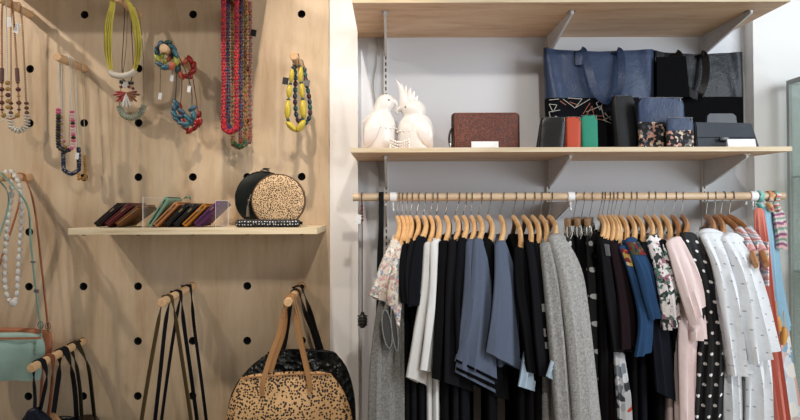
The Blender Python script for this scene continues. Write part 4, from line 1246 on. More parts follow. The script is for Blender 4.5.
bm = B(); box(bm, P(122.5, 82, d), (.02, .008, .013), .002); box(bm, P(131, 83, d), (.018, .008, .01), .002); obj('dark_beads', bm, blackb, t)
ptag(t, 125, 84.5, d - .008, .014, .02, '#ececea')
sc = ['#a4332e', '#a4332e', '#8f3a30', '#b03a34', '#a4332e', '#e0ddd4', '#e6e3da', '#d9d4c8', '#8a5a3a', '#7a4a30', '#8a5a3a', '#6e4630', '#8a3a30']
for i, cc in enumerate(sc):
    a = math.radians(172 + (i / 12) * 196); ln = (11 + 3 * (i % 2)) if not 5 <= i <= 7 else 15
    p0 = P(126.5, 93, d); p1 = P(126.5 + ln * math.cos(a), 93 - ln * math.sin(a) * .95, d - .004 * (i % 3))
    bm = B(); tube(bm, [p0, p0.lerp(p1, .5), p0.lerp(p1, .85), p1], .0034, 8, False, lambda q: .7 + .6 * math.sin(PI * min(.95, q)) if q < .9 else .35); obj('spike', bm, plain(cc, .5), t)
bm = B()
for q in ((121, 87), (129, 87), (133, 88.5)): ball(bm, P(*q, d - .004), (.006, .006, .005), None, 10, 7)
obj('top_beads', bm, plain('#7a3a34', .5), t)
c = pegat('C', .3); t = thing('bead_necklace', 'pale sage half-ring of disc beads hanging lowest behind the fan pendant', 'necklace', c, gC)
d = 2.02; low_ = N3([(119.5, 106, d), (121.5, 112, d), (126, 116.5, d), (132, 117.5, d), (138, 115.5, d), (142.5, 110, d), (144, 105, d)])
cord(t, [c + V((.0, 0, .017)), c + V((-.016, 0, 0))] + N3([(126, 50, d), (120, 95, d)]) + low_ + N3([(143.5, 60, d), (140, 20, d)]) + [c + V((.016, 0, 0)), c + V((0, 0, .017))], .0013, plain('#8a7a60', .7))
for q, dv in along(low_, .02, .98, 20): bead(t, 'disc', (.0115, 0, .0026), plain('#a9ad98', .6), q, dv)
ptag(t, 140.5, 38, d - .01, .01, .018, '#dcdad6')

# chunky bead necklaces on the long peg -----------------------------
gD = 'chunky bead necklaces on the long peg'
teal = plain('#2c5663', .3); tealb = plain('#3d6c79', .3); lime = plain('#a9ac4a', .35); coralb = plain('#c9674a', .35); redb = plain('#a02420', .3); dgreen = plain('#2c4a42', .35); slate = plain('#4b6472', .3)


def chunky(name, label, f, xy, mats, s, strands, cordm, tags=(), d=None, wrap=True):
    c = pegat('D', f); t = thing(name, label, 'necklace', c, gD); d = d or (c.y - CAMY)
    for i, (x, y) in enumerate(xy):
        a = xy[(i + 1) % len(xy)]; dv = V((a[0] - x, 0, -(a[1] - y)))
        dd = d + .004 * ((i % 3) - 1)
        bead(t, 'pebble', (s * 1.2, s * .7, s * 1.4), mats[i % len(mats)], P(x, y, dd), dv)
    for st in strands: cord(t, st, .0015, cordm, 40)
    for tg in tags:
        cord(t, N3([(tg[0] + .5, tg[2], d - .01), (tg[0], tg[1] - 3, d - .012)]), .0009, plain('#2b2622', .7), 8, 'tag_string'); ptag(t, tg[0], tg[1], d - .012, .011, .022)
    return t, d, c


t, d, c = chunky('chunky_necklace', 'teal, lime and coral bead necklace wrapped round the long peg tip', .9, [(157, 51.5), (157.5, 58), (160, 64.5), (166, 67.5), (172, 66), (176, 60.5), (175.5, 53.5), (172.5, 47.5), (167, 43), (160, 45)],
              [teal, lime, slate, tealb, coralb, lime, tealb, teal, dgreen, slate], .0115, [], blackb, [(160, 96, 68)])
cord(t, cat(N3([(157, 51.5, d), (160, 64.5, d), (166, 67.5, d), (176, 60.5, d), (172.5, 47.5, d), (164, 43, d)]), 40, True), .0015, blackb, 60, closed=True)
for x, y, m_ in ((162, 56, lime), (169.5, 58.5, coralb), (165.5, 61, lime), (172, 56, dgreen)): bead(t, 'pebble', (.009, .007, .011), m_, P(x, y, d + .012), V((.5, 0, 1)))
t, d, c = chunky('chunky_necklace', 'red and orange bead necklace wrapped round the middle of the long peg', .42, [(184, 62), (190.5, 60), (193.5, 66), (192, 72), (187, 76.5), (181, 75), (178, 69), (179, 63)],
              [coralb, redb, redb, redb, redb, coralb, dgreen, coralb], .0125, [], plain('#6b1c1c', .6))
cord(t, N3([(184, 61, d), (192, 63, d), (191, 73, d), (183, 76, d), (178, 68, d)]), .0015, plain('#6b1c1c', .6), 50, closed=True)
c = pegat('D', .7); d = c.y - CAMY - .0
st = [N3([(174.5, 110, d), (176, 90, d), (176.5, 70, d)]) + [c + V((.004, 0, -.02)), c + V((0, 0, .017)), c + V((.017, 0, 0))] + N3([(190.5, 85, d), (192, 106, d)])]
chunky('chunky_necklace', 'teal bead necklace hanging in a loop below the long peg', .7, [(174.5, 107), (174, 113.5), (177, 119.5), (182, 123.5), (187, 124.5), (191.5, 121), (193.5, 115), (192.5, 108.5), (180.5, 116.5), (187.5, 117.5), (176.5, 103.5), (181, 111)], [slate, tealb, teal, slate, tealb, teal, tealb, slate], .0115, st, plain('#23282c', .6), [(189, 89, 72), (172, 78, 70)], d)
c = pegat('D', .3); d = c.y - CAMY
st = [N3([(180, 108, d), (182, 85, d)]) + [c + V((-.017, 0, -.004)), c + V((0, 0, .017)), c + V((.017, 0, 0))] + N3([(194, 85, d), (198, 112, d)])]
chunky('chunky_necklace', 'dark red bead necklace hanging rearmost below the long peg', .3, [(180, 107), (181, 113), (183, 121), (185.5, 128), (190, 131), (195, 127.5), (199, 121.5), (199, 115), (196.5, 124)], [redb, plain('#7d1a18', .3)], .011, st, plain('#6b1c1c', .6), (), d)

# beaded ropes -----------------------------------------------------
gE = 'long beaded ropes'


def rope(label, f, xl, xr, yb, m, rad, d, n=190):
    c = pegat('E', f); t = thing('beaded_rope_necklace', label, 'necklace', c, gE)
    w = (xr - xl) / 2; mx = (xl + xr) / 2; r = .0138 + rad
    pts = [P(mx, yb, d), P(mx - w * .75, yb - w * .45, d), P(xl, yb - w * 1.4, d), P(xl + .3, 80, d), P(xl - .2, 40, d), P(xl, 5, d), c + V((-r * 1.0, 0, -.002)), c + V((0, 0, r)), c + V((r, 0, -.002)), P(xr, 5, d), P(xr + .3, 40, d), P(xr - .2, 80, d), P(xr, yb - w * 1.4, d), P(mx + w * .75, yb - w * .45, d)]
    cp = cat(pts, n, True); bm = B()
    fr = frames(cp, True)
    for i, (q, (a, b_)) in enumerate(zip(cp, fr)):
        for s_ in range(3):
            an = i * .9 + s_ * 2 * PI / 3
            ball(bm, q + a * (rad * .62 * math.cos(an)) + b_ * (rad * .62 * math.sin(an)), (rad * .55,) * 3, None, 6, 4)
    tube(bm, cp, rad * .6, 6, True)
    obj('bead_rope', bm, m, t); return t


def seedmat(name, cols, sc=230): return printed(name, cols[0], cols[1:], sc, .999 * (len(cols) - 1) / len(cols), .35, .05, dist=.1)


rope('bright red beaded rope necklace, leftmost and frontmost of the ropes', .85, 223.5, 236.5, 132, seedmat('red_seed', ['#a81c26', '#c02a32', '#8c1620', '#b8242c', '#5d1a3a']), .0085, 1.87)
rope('navy and brown beaded rope necklace between the red strands', .65, 228, 241, 130, seedmat('navy_seed', ['#23264a', '#2f3568', '#191a2e', '#5a2438', '#6b4a30']), .0078, 1.92)
t = rope('rust beaded rope necklace with green beads at its bottom', .45, 233, 245.5, 147, seedmat('rust_seed', ['#8a4a2c', '#a85a30', '#5c7a3c', '#6b2a24', '#9a7a44']), .0082, 1.96)
rope('orange and grey beaded rope necklace, rightmost of the ropes', .25, 240.5, 250, 143, seedmat('grey_seed', ['#8a4038', '#7d7672', '#a85a3a', '#6a6264', '#963c34']), .0075, 2.0)
t2 = t
bm = B()
for k in range(26):
    a = PI * (.1 + .8 * random.random()); ball(bm, P(239.5 + 6 * math.cos(a) + random.uniform(-1, 1), 139.5 + 7 * math.sin(a) + random.uniform(-2, 2), 1.955 + random.uniform(-.006, .006)), (.0055,) * 3, None, 8, 6)
obj('green_beads', bm, plain('#2f5a3a', .35), t2, label='dark green beads')
ptag(t2, 253.5, 33, 1.98, .02, .024, '#151515', label='black tag')

# yellow pebbles -----------------------------------------------------
gF = 'necklaces on the bright end of the board'
c = pegat('F', .75); t = thing('pebble_necklace', 'yellow pebble bead necklace with dark green spacers', 'necklace', c, gF); d = 1.9
yb_ = plain('#cdb43a', .4); ydk = plain('#2f4a44', .4)
cord(t, N3([(295.5, 129, d), (289, 120, d), (288, 105, d), (290, 85, d), (293, 66, d)]) + [c + V((-.01, 0, .014)), c + V((0, 0, .0165)), c + V((.01, 0, .014))] + N3([(299, 66, d), (301.5, 85, d), (303, 105, d), (301, 120, d)]), .0016, blackb, 70, closed=True)
for x, y, w, h, rot in ((291.6, 76, 3.4, 6.8, .1), (289.2, 91.5, 3.8, 6.8, .05), (287.8, 109.5, 4.4, 9.5, .05), (291.5, 126.5, 4.2, 7, -.8), (301, 126, 4.2, 7, .55), (303.2, 109, 4.8, 9.8, -.05), (302, 90.5, 3.6, 8, -.05), (300.6, 75, 3.6, 8, .05)):
    bead(t, 'pebble', (w / F * d, w / F * d * .75, h / F * d), yb_, P(x, y, d), V((math.sin(rot), 0, math.cos(rot))))
for x, y in ((290.5, 83.8), (288.4, 99.5), (288, 119.8), (296.3, 130), (302.8, 119.6), (302.6, 99), (301.3, 82.8), (293, 67.5), (299.3, 66)): bead(t, 'ball', (.0065, .0065, .005), ydk, P(x, y, d))
ptag(t, 285.5, 81, 1.89, .02, .024, '#1c1c1c', label='black tag')
c = pegat('F', .35); t = thing('bead_necklace', 'dark teal and maroon bead necklace behind the yellow pebbles', 'necklace', c, gF); d = 1.98
pts = N3([(303, 126, d), (297, 118, d), (295, 100, d), (295.5, 80, d)]) + [c + V((-.015, 0, .006)), c + V((0, 0, .0165)), c + V((.015, 0, .006))] + N3([(305.5, 78, d), (309.5, 100, d), (309.5, 117, d)])
cord(t, pts, .0016, blackb, 70, closed=True); ring = pts + [pts[0]]
for i, (q, dv) in enumerate(along(ring, .01, .42, 11) + along(ring, .60, .97, 11)): bead(t, 'ball', (.0085, .008, .0115), (plain('#24524e', .35), plain('#3c1c24', .4), plain('#1f3a3c', .35))[i % 3], q, dv)
ptag(t, 307, 83, 1.965, .02, .022, '#77746e', label='grey tag')

# white beads on the left peg --------------------------------------
c = pegat('G', .35); t = thing('bead_necklace', 'chunky white pebble bead necklace at the left edge above the mint bag', 'necklace', c); d = c.y - CAMY - .035
pts = N3([(13, 304, d), (7, 295, d), (4.5, 275, d), (6, 245, d), (9, 212, d), (12, 186, d)]) + [c + V((-.012, -.01, .012)), c + V((0, -.01, .022)), c + V((.014, -.01, .012))] + N3([(19.5, 186, d), (21.5, 212, d), (20, 245, d), (18, 275, d), (17, 295, d)])
cord(t, pts, .0014, whitec, 80, closed=True); ring = pts + [pts[0]]
for i, (q, dv) in enumerate(along(ring, .015, .985, 40)):
    bead(t, 'pebble', (.0085, .008, .0112) if i % 3 else (.0095, .0085, .0125), plain('#ddd6cc', .4), q, dv)
bead(t, 'pebble', (.013, .009, .013), plain('#ddd6cc', .4), P(13.5, 303, d - .008))


# straps and bags -------------------------------------------------------
def strap_over(t, key, f, left, right, m, w=.018, tk=.003, tw=(.78, -.62, 0), name='strap', lift=0.0, label=None):
    c = pegat(key, f); r = .0138 + tk * .7 + lift
    n_l = [P(*q) for q in left]; n_r = [P(*q) for q in right]
    pts = n_l[::-1] + [c + V((-r * .98, 0, .001)), c + V((-r * .7, 0, r * .7)), c + V((0, 0, r)), c + V((r * .7, 0, r * .7)), c + V((r * .98, 0, .001))] + n_r
    cp = cat(pts, 90)
    fr = []; bm = B(); rows = []
    for i, p_ in enumerate(cp):
        a = cp[max(0, i - 1)]; b_ = cp[min(len(cp) - 1, i + 1)]; T = (b_ - a).normalized()
        dist = max(0, (c.z - p_.z)) ; k = min(1, dist / .07)
        up = V((0, 1, 0)).lerp(V(tw) * (1 if True else 1), k) if tw[1] > 0 else V((0, -1, 0)).lerp(V(tw), k)
        up = (up - T * up.dot(T)).normalized(); s_ = T.cross(up)
        rows.append([bm.verts.new(p_ + up * (sx * w / 2) + s_ * (sy * tk / 2)) for sx, sy in ((-1, -1), (1, -1), (1, 1), (-1, 1))])
    for p_, q in zip(rows, rows[1:]):
        for j in range(4): bm.faces.new((p_[j], p_[(j + 1) % 4], q[(j + 1) % 4], q[j]))
    bm.faces.new(rows[0][::-1]); bm.faces.new(rows[-1])
    return obj(name, bm, m, t, False, label)


def hung_bag(name, label, cat_, L, R, d, th, m, group=None, amp=.006, part='body', top=.55):
    Lp = [P(x, y, d) for x, y in L]; Rp = [P(x, y, d) for x, y in R]
    c = (Lp[-1] + Rp[-1]) / 2
    t = thing(name, label, cat_, c, group)
    bm = B(); Cloth(Lp, Rp, th, n=24, seg=48, folds=2, amp=amp, phase=len(label), top=top).build(bm, hem=False); obj(part, bm, m, t); return t


# mint pouch and terracotta pouch on the left peg
gG = 'crossbody bags on the left peg'
t = hung_bag('crossbody_bag', 'terracotta crossbody pouch behind the mint one at the left edge', 'bag', [(-24, 331), (-26, 345), (-24, 366)], [(51, 332), (52.5, 345), (50, 362)], 1.985, .022, M['terracotta'], gG)
strap_over(t, 'G', .18, [(20, 200, 1.98), (-2, 270, 1.98), (-18, 333, 1.985)], [(34, 205, 1.985), (42, 270, 1.985), (47.5, 322, 1.985), (49, 334, 1.985)], leather('#b5744f', .6), .013)
bm = B(); tube(bm, [P(48 + 2.6 * math.cos(a), 326 + 3.4 * math.sin(a), 1.975) for a in [2 * PI * j / 18 for j in range(18)]], .0016, 6, True); obj('ring', bm, M['steel'], t)
t = hung_bag('crossbody_bag', 'mint green leather crossbody pouch hanging at the left edge', 'bag', [(-27, 337), (-29, 352), (-27, 379)], [(42, 336), (45, 350), (42, 379)], 1.915, .024, M['mint'], gG)
strap_over(t, 'G', .55, [(9, 200, 1.9), (-8, 260, 1.9), (-26, 338, 1.91)], [(27, 205, 1.9), (31, 245, 1.905), (37, 300, 1.91), (40, 320, 1.91), (41, 338, 1.905)], leather('#8fb0a0', .6), .0125)
bm = B(); ribbon(bm, cat([P(-26, 338.5, 1.893), P(10, 338.5, 1.892), P(41, 338, 1.893)], 10), .007, .003, V((0, 0, 1))); obj('zip', bm, M['terracotta'], t, False, 'terracotta zip edge')
bm = B(); tube(bm, [P(40.5 + 2.6 * math.cos(a), 325 + 3.6 * math.sin(a), 1.9) for a in [2 * PI * j / 18 for j in range(18)]], .0017, 6, True)
box(bm, P(40.5, 331, 1.9), (.007, .005, .014), .001); obj('swivel_clip', bm, M['steel'], t)
bm = B(); box(bm, P(38, 347, 1.888), (.014, .004, .05), .002, Matrix.Rotation(.12, 3, 'Y')); obj('end_tab', bm, M['mint'], t)
bm = B(); box(bm, P(36.5, 291, 1.896), (.017, .004, .012), .001, Matrix.Rotation(.15, 3, 'Y')); box(bm, P(33, 262, 1.896), (.017, .004, .006), .001); obj('buckle', bm, M['steel'], t)

# lower left bags
gJ = 'shoulder bags on the lower left peg'
navyS = fabric('#15171e', .6); brownS = leather('#4a3122', .5); oliveS = fabric('#3a3426', .7)
t = hung_bag('shoulder_bag', 'dark navy shoulder bag nearest the lower left peg tip', 'bag', [(26, 414), (18, 430), (14, 470), (18, 500)], [(40, 410), (56, 428), (60, 470), (56, 500)], 1.81, .03, leather('#171b28', .4), gJ)
strap_over(t, 'J', .86, [(34, 380, 1.81), (35, 400, 1.81), (34, 418, 1.81)], [(47, 376, 1.81), (43, 398, 1.81), (39, 414, 1.81)], navyS, .022)
t = hung_bag('shoulder_bag', 'tan shoulder bag second from the lower left peg tip', 'bag', [(36, 418), (28, 436), (26, 470), (30, 500)], [(58, 416), (68, 434), (70, 470), (66, 500)], 1.87, .02, M['tan'], gJ)
strap_over(t, 'J', .7, [(42, 380, 1.86), (41, 400, 1.86), (40, 420, 1.865)], [(53, 372, 1.86), (51, 395, 1.86), (48, 418, 1.865)], leather('#8a5238', .5), .02)
t = hung_bag('shoulder_bag', 'black shoulder bag with wide straps on the middle of the lower left peg', 'bag', [(52, 420), (42, 436), (40, 470), (44, 500)], [(78, 420), (88, 436), (90, 470), (86, 500)], 1.925, .02, M['blackl'], gJ)
strap_over(t, 'J', .45, [(60, 364, 1.92), (56, 395, 1.92), (52, 424, 1.92)], [(71, 366, 1.92), (75, 392, 1.92), (77, 424, 1.92)], navyS, .034)
t = hung_bag('shoulder_bag', 'olive brown shoulder bag rearmost on the lower left peg', 'bag', [(76, 419), (66, 436), (62, 470), (66, 500)], [(98, 418), (108, 436), (110, 470), (106, 500)], 1.985, .02, leather('#4f3b28', .5), gJ)
strap_over(t, 'J', .2, [(76, 364, 1.98), (80, 390, 1.98), (82, 424, 1.98)], [(88, 366, 1.98), (92, 394, 1.98), (95, 424, 1.98)], oliveS, .026)

# thin straps on the middle peg; their bags hang below the picture
gH = 'bags on the middle peg'
t = hung_bag('shoulder_bag', 'shoulder bag hung by an olive strap at the middle peg tip', 'bag', [(140, 432), (132, 460), (134, 500)], [(193, 432), (202, 460), (200, 500)], 1.83, .02, leather('#5d5136', .5), gH)
strap_over(t, 'H', .82, [(155, 340, 1.83), (148, 380, 1.83), (141, 424, 1.83), (140, 436, 1.83)], [(176, 320, 1.83), (183, 365, 1.83), (190, 412, 1.83), (193, 436, 1.83)], fabric('#57492f', .7), .02)
t = hung_bag('shoulder_bag', 'shoulder bag hung by a black strap on the middle of its peg', 'bag', [(152, 434), (144, 460), (146, 500)], [(198, 434), (208, 460), (206, 500)], 1.89, .02, M['blackl'], gH)
strap_over(t, 'H', .55, [(166, 320, 1.885), (160, 375, 1.885), (155, 420, 1.885), (153, 438, 1.885)], [(184, 325, 1.885), (191, 375, 1.885), (197, 420, 1.885), (199, 438, 1.885)], navyS, .02)
t = hung_bag('shoulder_bag', 'shoulder bag hung by a thin black strap close to the board', 'bag', [(158, 436), (150, 460), (152, 500)], [(208, 436), (218, 460), (216, 500)], 1.96, .02, leather('#15161a', .5), gH)
strap_over(t, 'H', .22, [(176, 320, 1.955), (168, 372, 1.955), (161, 424, 1.955), (159, 440, 1.955)], [(194, 325, 1.955), (200, 370, 1.955), (206, 418, 1.955), (208, 440, 1.955)], navyS, .016)

# totes on the right-hand peg
gI = 'totes on the peg beside the wall'
t = hung_bag('tote_bag', 'black croc-textured tote hanging behind the leopard print tote', 'bag', [(268, 353), (249, 368), (232, 392), (227, 420), (226, 455), (234, 490)], [(336, 353), (347, 368), (354, 392), (356, 420), (356, 455), (348, 490)], 1.93, .05, M['croc'], gI, top=.3)
strap_over(t, 'I', .5, [(284, 312, 1.92), (279, 335, 1.92), (274, 360, 1.905)], [(305, 312, 1.92), (314, 335, 1.92), (321, 360, 1.905)], M['blackl'], .022)
strap_over(t, 'I', .28, [(289, 312, 1.96), (286, 335, 1.96), (281, 358, 1.95)], [(310, 312, 1.96), (317, 335, 1.96), (324, 358, 1.95)], M['blackl'], .022)
bm = B(); tube(bm, cat(N3([(268, 353, 1.915), (285, 350.5, 1.9), (318, 351, 1.9), (336, 354, 1.915)]), 24), .004, 8); obj('rim', bm, M['blackl'], t)
t = hung_bag('tote_bag', 'leopard print tote with tan leather handles on the peg beside the wall', 'bag', [(241, 378), (232, 396), (226.5, 415), (223, 445), (226, 490)], [(331, 374), (343, 390), (351, 412), (355, 445), (350, 490)], 1.83, .045, M['leo'], gI, top=.3)
strap_over(t, 'I', .9, [(280, 330, 1.8), (270, 358, 1.797), (263, 382, 1.785), (262, 396, 1.782)], [(298, 330, 1.8), (304, 358, 1.797), (309, 380, 1.785), (310, 392, 1.782)], M['tan'], .017, name='handle', label='tan leather handle', tw=(.9, -.4, 0))
strap_over(t, 'I', .78, [(284, 330, 1.84), (275, 358, 1.86), (268, 382, 1.865)], [(299, 330, 1.84), (305, 358, 1.86), (311, 380, 1.865)], M['tan'], .017, name='handle', label='tan leather handle', tw=(.9, -.4, 0))
bm = B(); tube(bm, cat(N3([(241, 378, 1.818), (262, 376.5, 1.812), (300, 374, 1.812), (331, 374, 1.818)]), 24), .0028, 8); obj('rim', bm, M['tan'], t, label='tan rim binding')

# wallets on the small shelf -------------------------------------------
def leaning(name, label, px, deg, ln, col, tk=.017, d=1.845, dep=.13, extra='zip', gp='leaning wallets on the small shelf', zipc='#2a2522', m=None):
    a = math.radians(90 - deg)
    m = m or leather(col, .45)
    u = V((math.sin(a), 0, math.cos(a))); v = V((math.cos(a), 0, -math.sin(a)))
    p0 = V(((px - CX) / F * d, CAMY + d, sz + tk * math.sin(a) + .0004))
    rot = Matrix((v, V((0, 1, 0)), u)).transposed()
    c = p0 + u * ln / 2 + v * tk / 2 + V((0, dep / 2, 0))
    t = thing(name, label, 'wallet', V((p0.x, p0.y + dep / 2, sz)), gp)
    bm = B(); box(bm, c - v * tk * .24, (tk * .5, dep, ln), tk * .2, rot, 3); box(bm, c + v * tk * .24, (tk * .5, dep * .995, ln * .99), tk * .2, rot, 3); obj('body', bm, m, t)
    bm = B(); box(bm, c + V((0, -dep / 2 - .0002, 0)), (tk * .16, .0016, ln * .84), 0, rot); box(bm, c + u * (ln / 2), (tk * .16, dep * .86, .0016), 0, rot); obj('zip', bm, plain(zipc, .5), t, False)
    q = c + V((0, -dep / 2 - .002, 0)) + u * ln * .22
    bm = B(); box(bm, q, (.004, .003, .016), .001, rot); obj('zip_puller', bm, plain('#8a7a5a', .4), t)
    return t


leaning('wallet', 'dark brown leather wallet leaning leftmost on the small shelf', 93, 41, .105, '#2a1a1a', .02)
leaning('wallet', 'plum red leather wallet leaning second on the small shelf', 103.5, 40, .105, '#5a1f1f', .02, zipc='#7d3a34')
leaning('wallet', 'tan edged brown wallet leaning third, against the clear divider', 114, 37, .1, '#6e4424', .02, zipc='#a8743c')
tm = leaning('wallet', 'mint green pouch leaning against the clear divider', 146, 57, .112, '#86aa90', .017, d=1.845)
bm = B()
e0 = V(((163.5 - CX) / F * 1.845, CAMY + 1.9, sz + .104))
for k in range(5): tube(bm, [e0 + V((.05, -.01, -.008)), e0 + V((.06 + .004 * k, -.02, -.002 + .004 * (k % 2))), e0 + V((.072, -.024 + .004 * k, -.004 - .002 * k))], .0014, 6)
obj('tassel', bm, plain('#7fa08a', .7), tm)
leaning('wallet', 'peach orange leather pouch leaning beside the mint one', 152.5, 45, .106, '#c98450', .016)
leaning('wallet', 'black leather pouch leaning beside the peach one', 163.5, 44, .1, '#161413', .016)
leaning('wallet', 'black leather pouch leaning beside the amber one', 172.5, 44, .1, '#1b1816', .016)
leaning('wallet', 'amber orange leather pouch leaning between black and purple pouches', 181.5, 43.5, .1, '#c07a28', .016)
leaning('wallet', 'purple leather pouch leaning rightmost against the clear block', 193, 44, .108, '#5c2a5e', .02)
acr = glass('clear_acrylic', '#ffffff', .045, .02); acre = glass('clear_acrylic_edge', '#f5efe4', .4, .1)
def divider(px, d0, d1, h, lab):
    x = (px - CX) / F * d0
    t = thing('acrylic_divider', lab, 'divider', (x, CAMY + (d0 + d1) / 2, sz), 'clear acrylic dividers')
    bm = B(); bx(bm, (x, CAMY + d0, sz + .0002), (x + .003, CAMY + d1, sz + h)); obj('panel', bm, acr, t, False)
    bm = B(); bx(bm, (x - .0002, CAMY + d0 - .0006, sz + .0002), (x + .0032, CAMY + d0, sz + h)); bx(bm, (x, CAMY + d0, sz + h), (x + .003, CAMY + d1, sz + h + .001)); obj('edge', bm, acre, t, False)
divider(142.5, 1.84, 2.0, .1, 'clear acrylic divider between the brown wallets and mint pouch')
x0_, x1_ = (217 - CX) / F * 1.83, (229.5 - CX) / F * 1.83
t = thing('acrylic_block', 'clear acrylic block in front of the purple pouch', 'display block', ((x0_ + x1_) / 2, CAMY + 1.835, sz))
bm = B(); bx(bm, (x0_, CAMY + 1.815, sz + .0003), (x1_, CAMY + 1.842, sz + .088)); obj('block', bm, acr, t, False)
bm = B()
for xx in (x0_, x1_): tube(bm, [V((xx, CAMY + 1.815, sz + .001)), V((xx, CAMY + 1.815, sz + .088))], .0009, 6)
tube(bm, [V((x0_, CAMY + 1.815, sz + .088)), V((x1_, CAMY + 1.815, sz + .088))], .0009, 6); obj('edges', bm, acre, t)

# round bags -----------------------------------------------------------
def roundbag(label, cx_, d, r, th, mface, mrim, mzip):
    x = (cx_ - CX) / F * d; y = CAMY + d; c = V((x, y, sz + r + .001))
    t = thing('round_bag', label, 'bag', (x, y + th / 2, sz))
    bm = B(); cyl(bm, c + V((0, .004, 0)), c + V((0, th - .004, 0)), r, None, 56, .004); obj('gusset', bm, mrim, t)
    for s_, nm_ in ((0, 'front_panel'), (1, 'back_panel')):
        bm = B(); rings = []
        for rr, yy in ((r * .99, .006), (r * .985, .001), (r * .93, -.002), (r * .6, -.004), (r * .2, -.005)):
            yv = yy if s_ == 0 else th - yy
            rings.append([bm.verts.new(c + V((rr * math.cos(a), yv, rr * math.sin(a)))) for a in [2 * PI * j / 56 for j in range(56)]])
        for p_, q in zip(rings, rings[1:]):
            for j in range(56): bm.faces.new((p_[j], p_[(j + 1) % 56], q[(j + 1) % 56], q[j]))
        bm.faces.new(rings[-1]); bm.faces.new(rings[0][::-1]); obj(nm_, bm, mface, t)
    bm = B(); tube(bm, [c + V((r * math.cos(a), .002, r * math.sin(a))) for a in [2 * PI * j / 64 for j in range(64)]], .0022, 8, True); obj('piping', bm, mrim, t)
    bm = B(); ribbon(bm, [c + V(((r + .0012) * math.cos(a), th / 2, (r + .0012) * math.sin(a))) for a in [PI * (.1 + .8 * j / 30) for j in range(31)]], .012, .002, V((0, 1, 0))); obj('zip', bm, mzip, t)
    return t, c


t, c = roundbag('round leopard print bag standing on the small shelf', 278, 1.855, .087, .05, M['leo2'], leather('#6b4a30', .5), plain('#8f7a5f', .5))
t, c = roundbag('round dark green-black bag behind the leopard one', 262.5, 1.93, .094, .05, leather('#141a16', .4, 140), M['blackl'], plain('#55504a', .4))
bm = B(); tube(bm, cat([c + V((.02, .02, .096)), c + V((.0, 0.01, .104)), c + V((.025, -.01, .102)), c + V((-.006, .0, .098))], 20), .0022, 6); obj('wrist_cord', bm, M['blackl'], t)
tx = (247.5 - CX) / F * 1.9
bm = B(); tube(bm, [V((tx, CAMY + 1.905, sz + r_)) for r_ in (.034, .05, .07)], .005, 10, False, lambda q: 1.3 - q * .5); tube(bm, [V((tx, CAMY + 1.905, sz + .07)), V((tx + .004, CAMY + 1.905, sz + .09)), V((tx + .008, CAMY + 1.915, sz + .11))], .002, 8); ball(bm, (tx + .004, CAMY + 1.905, sz + .088), (.005, .004, .006)); obj('tassel', bm, leather('#7a7264', .6), t, label='grey leather tassel')
x0_, x1_ = (235.5 - CX) / F * 1.825, (300 - CX) / F * 1.825
t = thing('polka_pouch', 'flat black pouch with white polka dots lying in front of the round bags', 'pouch', ((x0_ + x1_) / 2, CAMY + 1.83, sz))
bm = B(); box(bm, V(((x0_ + x1_) / 2, CAMY + 1.831, sz + .0135)), (x1_ - x0_, .036, .026), .011, None, 4)
pd = polka('pouch_dots', '#0f0f11', '#d5d2cc', .0095, .0022, .6, 'Object')
b_ = NB('pouch_dots_xz'); v_ = b_.n('ShaderNodeTexVoronoi', Scale=110.0, Randomness=.35); b_.l(b_.coord(), v_.inputs['Vector']); f_ = b_.math('LESS_THAN', v_.outputs['Distance'], .24); b_.set(b_.mix(f_, '#0f0f11', '#d5d2cc'), .6)
obj('body', bm, b_.m, t)
bm = B(); box(bm, V((x1_ + .003, CAMY + 1.83, sz + .014)), (.01, .006, .01), .002); obj('zip_end', bm, M['blackl'], t)
#@@LEFT_END

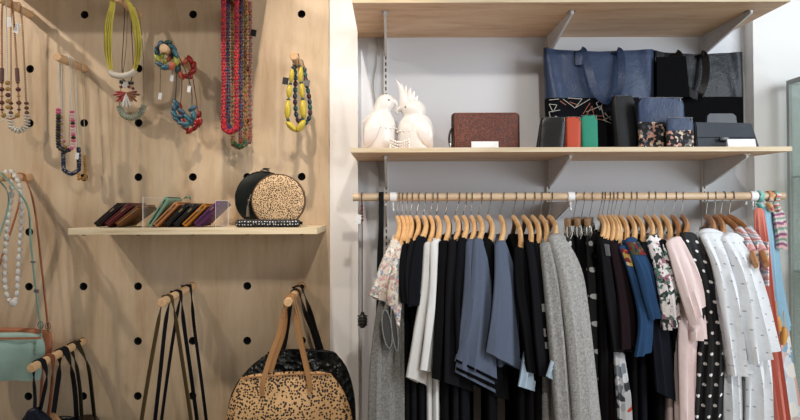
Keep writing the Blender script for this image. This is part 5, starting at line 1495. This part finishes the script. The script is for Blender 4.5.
# ------------------------------------------------------------------ lights, world, camera
def area(name, loc, target, size, energy, col, sy=None):
    L = bpy.data.lights.new(name, 'AREA'); L.energy = energy; L.color = col
    L.shape = 'RECTANGLE'; L.size = size; L.size_y = sy or size
    o = bpy.data.objects.new(name, L); COL.objects.link(o); o.location = loc
    o.rotation_euler = (V(target) - V(loc)).to_track_quat('-Z', 'Y').to_euler(); return o
def spot(name, loc, target, energy, col, ang, blend, rad):
    L = bpy.data.lights.new(name, 'SPOT'); L.energy = energy; L.color = col; L.spot_size = math.radians(ang); L.spot_blend = blend; L.shadow_soft_size = rad
    o = bpy.data.objects.new(name, L); COL.objects.link(o); o.location = loc
    o.rotation_euler = (V(target) - V(loc)).to_track_quat('-Z', 'Y').to_euler(); return o


spot('ceiling_spot_board', (-1.75, -2.2, 2.95), (-.72, 0, 1.85), 50, (1, .9, .78), 54, 1.0, .05)
spot('ceiling_spot_left', (-2.3, -.95, 3.05), (-.9, 0, 1.6), 85, (1, .89, .77), 75, .9, .035)
spot('ceiling_spot_strip', (-.33, -1.0, 3.1), (-.2, 0, 1.65), 85, (1, .88, .76), 44, .7, .03)
spot('ceiling_spot_clothes', (.4, -2.4, 2.95), (.5, -.3, 1.3), 95, (1, .95, .88), 58, .9, .06)
area('window_daylight', (2.6, -2.0, 2.1), (.9, 0, 1.6), 1.4, 68, (.86, .93, 1.0), 1.8)
area('room_fill', (1.6, -3.0, 1.0), (.8, 0, 1.8), 2.2, 19, (1, .97, .94))
W = bpy.data.worlds.new('World'); S.world = W; W.use_nodes = True
W.node_tree.nodes['Background'].inputs[0].default_value = (.75, .8, .88, 1); W.node_tree.nodes['Background'].inputs[1].default_value = .15
cam = bpy.data.cameras.new('Camera'); co = bpy.data.objects.new('Camera', cam); COL.objects.link(co)
co.location = (0, CAMY, H); co.rotation_euler = (RCAM @ Matrix.Rotation(PI / 2, 3, 'X')).to_euler()
cam.sensor_width = 36; cam.lens = F / 800 * 36; cam.clip_start = .02
cam.shift_x = (400 - CX) / 800; cam.shift_y = -(210 - PY) / 800
S.camera = co
S.view_settings.view_transform = 'Standard'; S.view_settings.look = 'None'; S.view_settings.gamma = 1; S.view_settings.exposure = 0
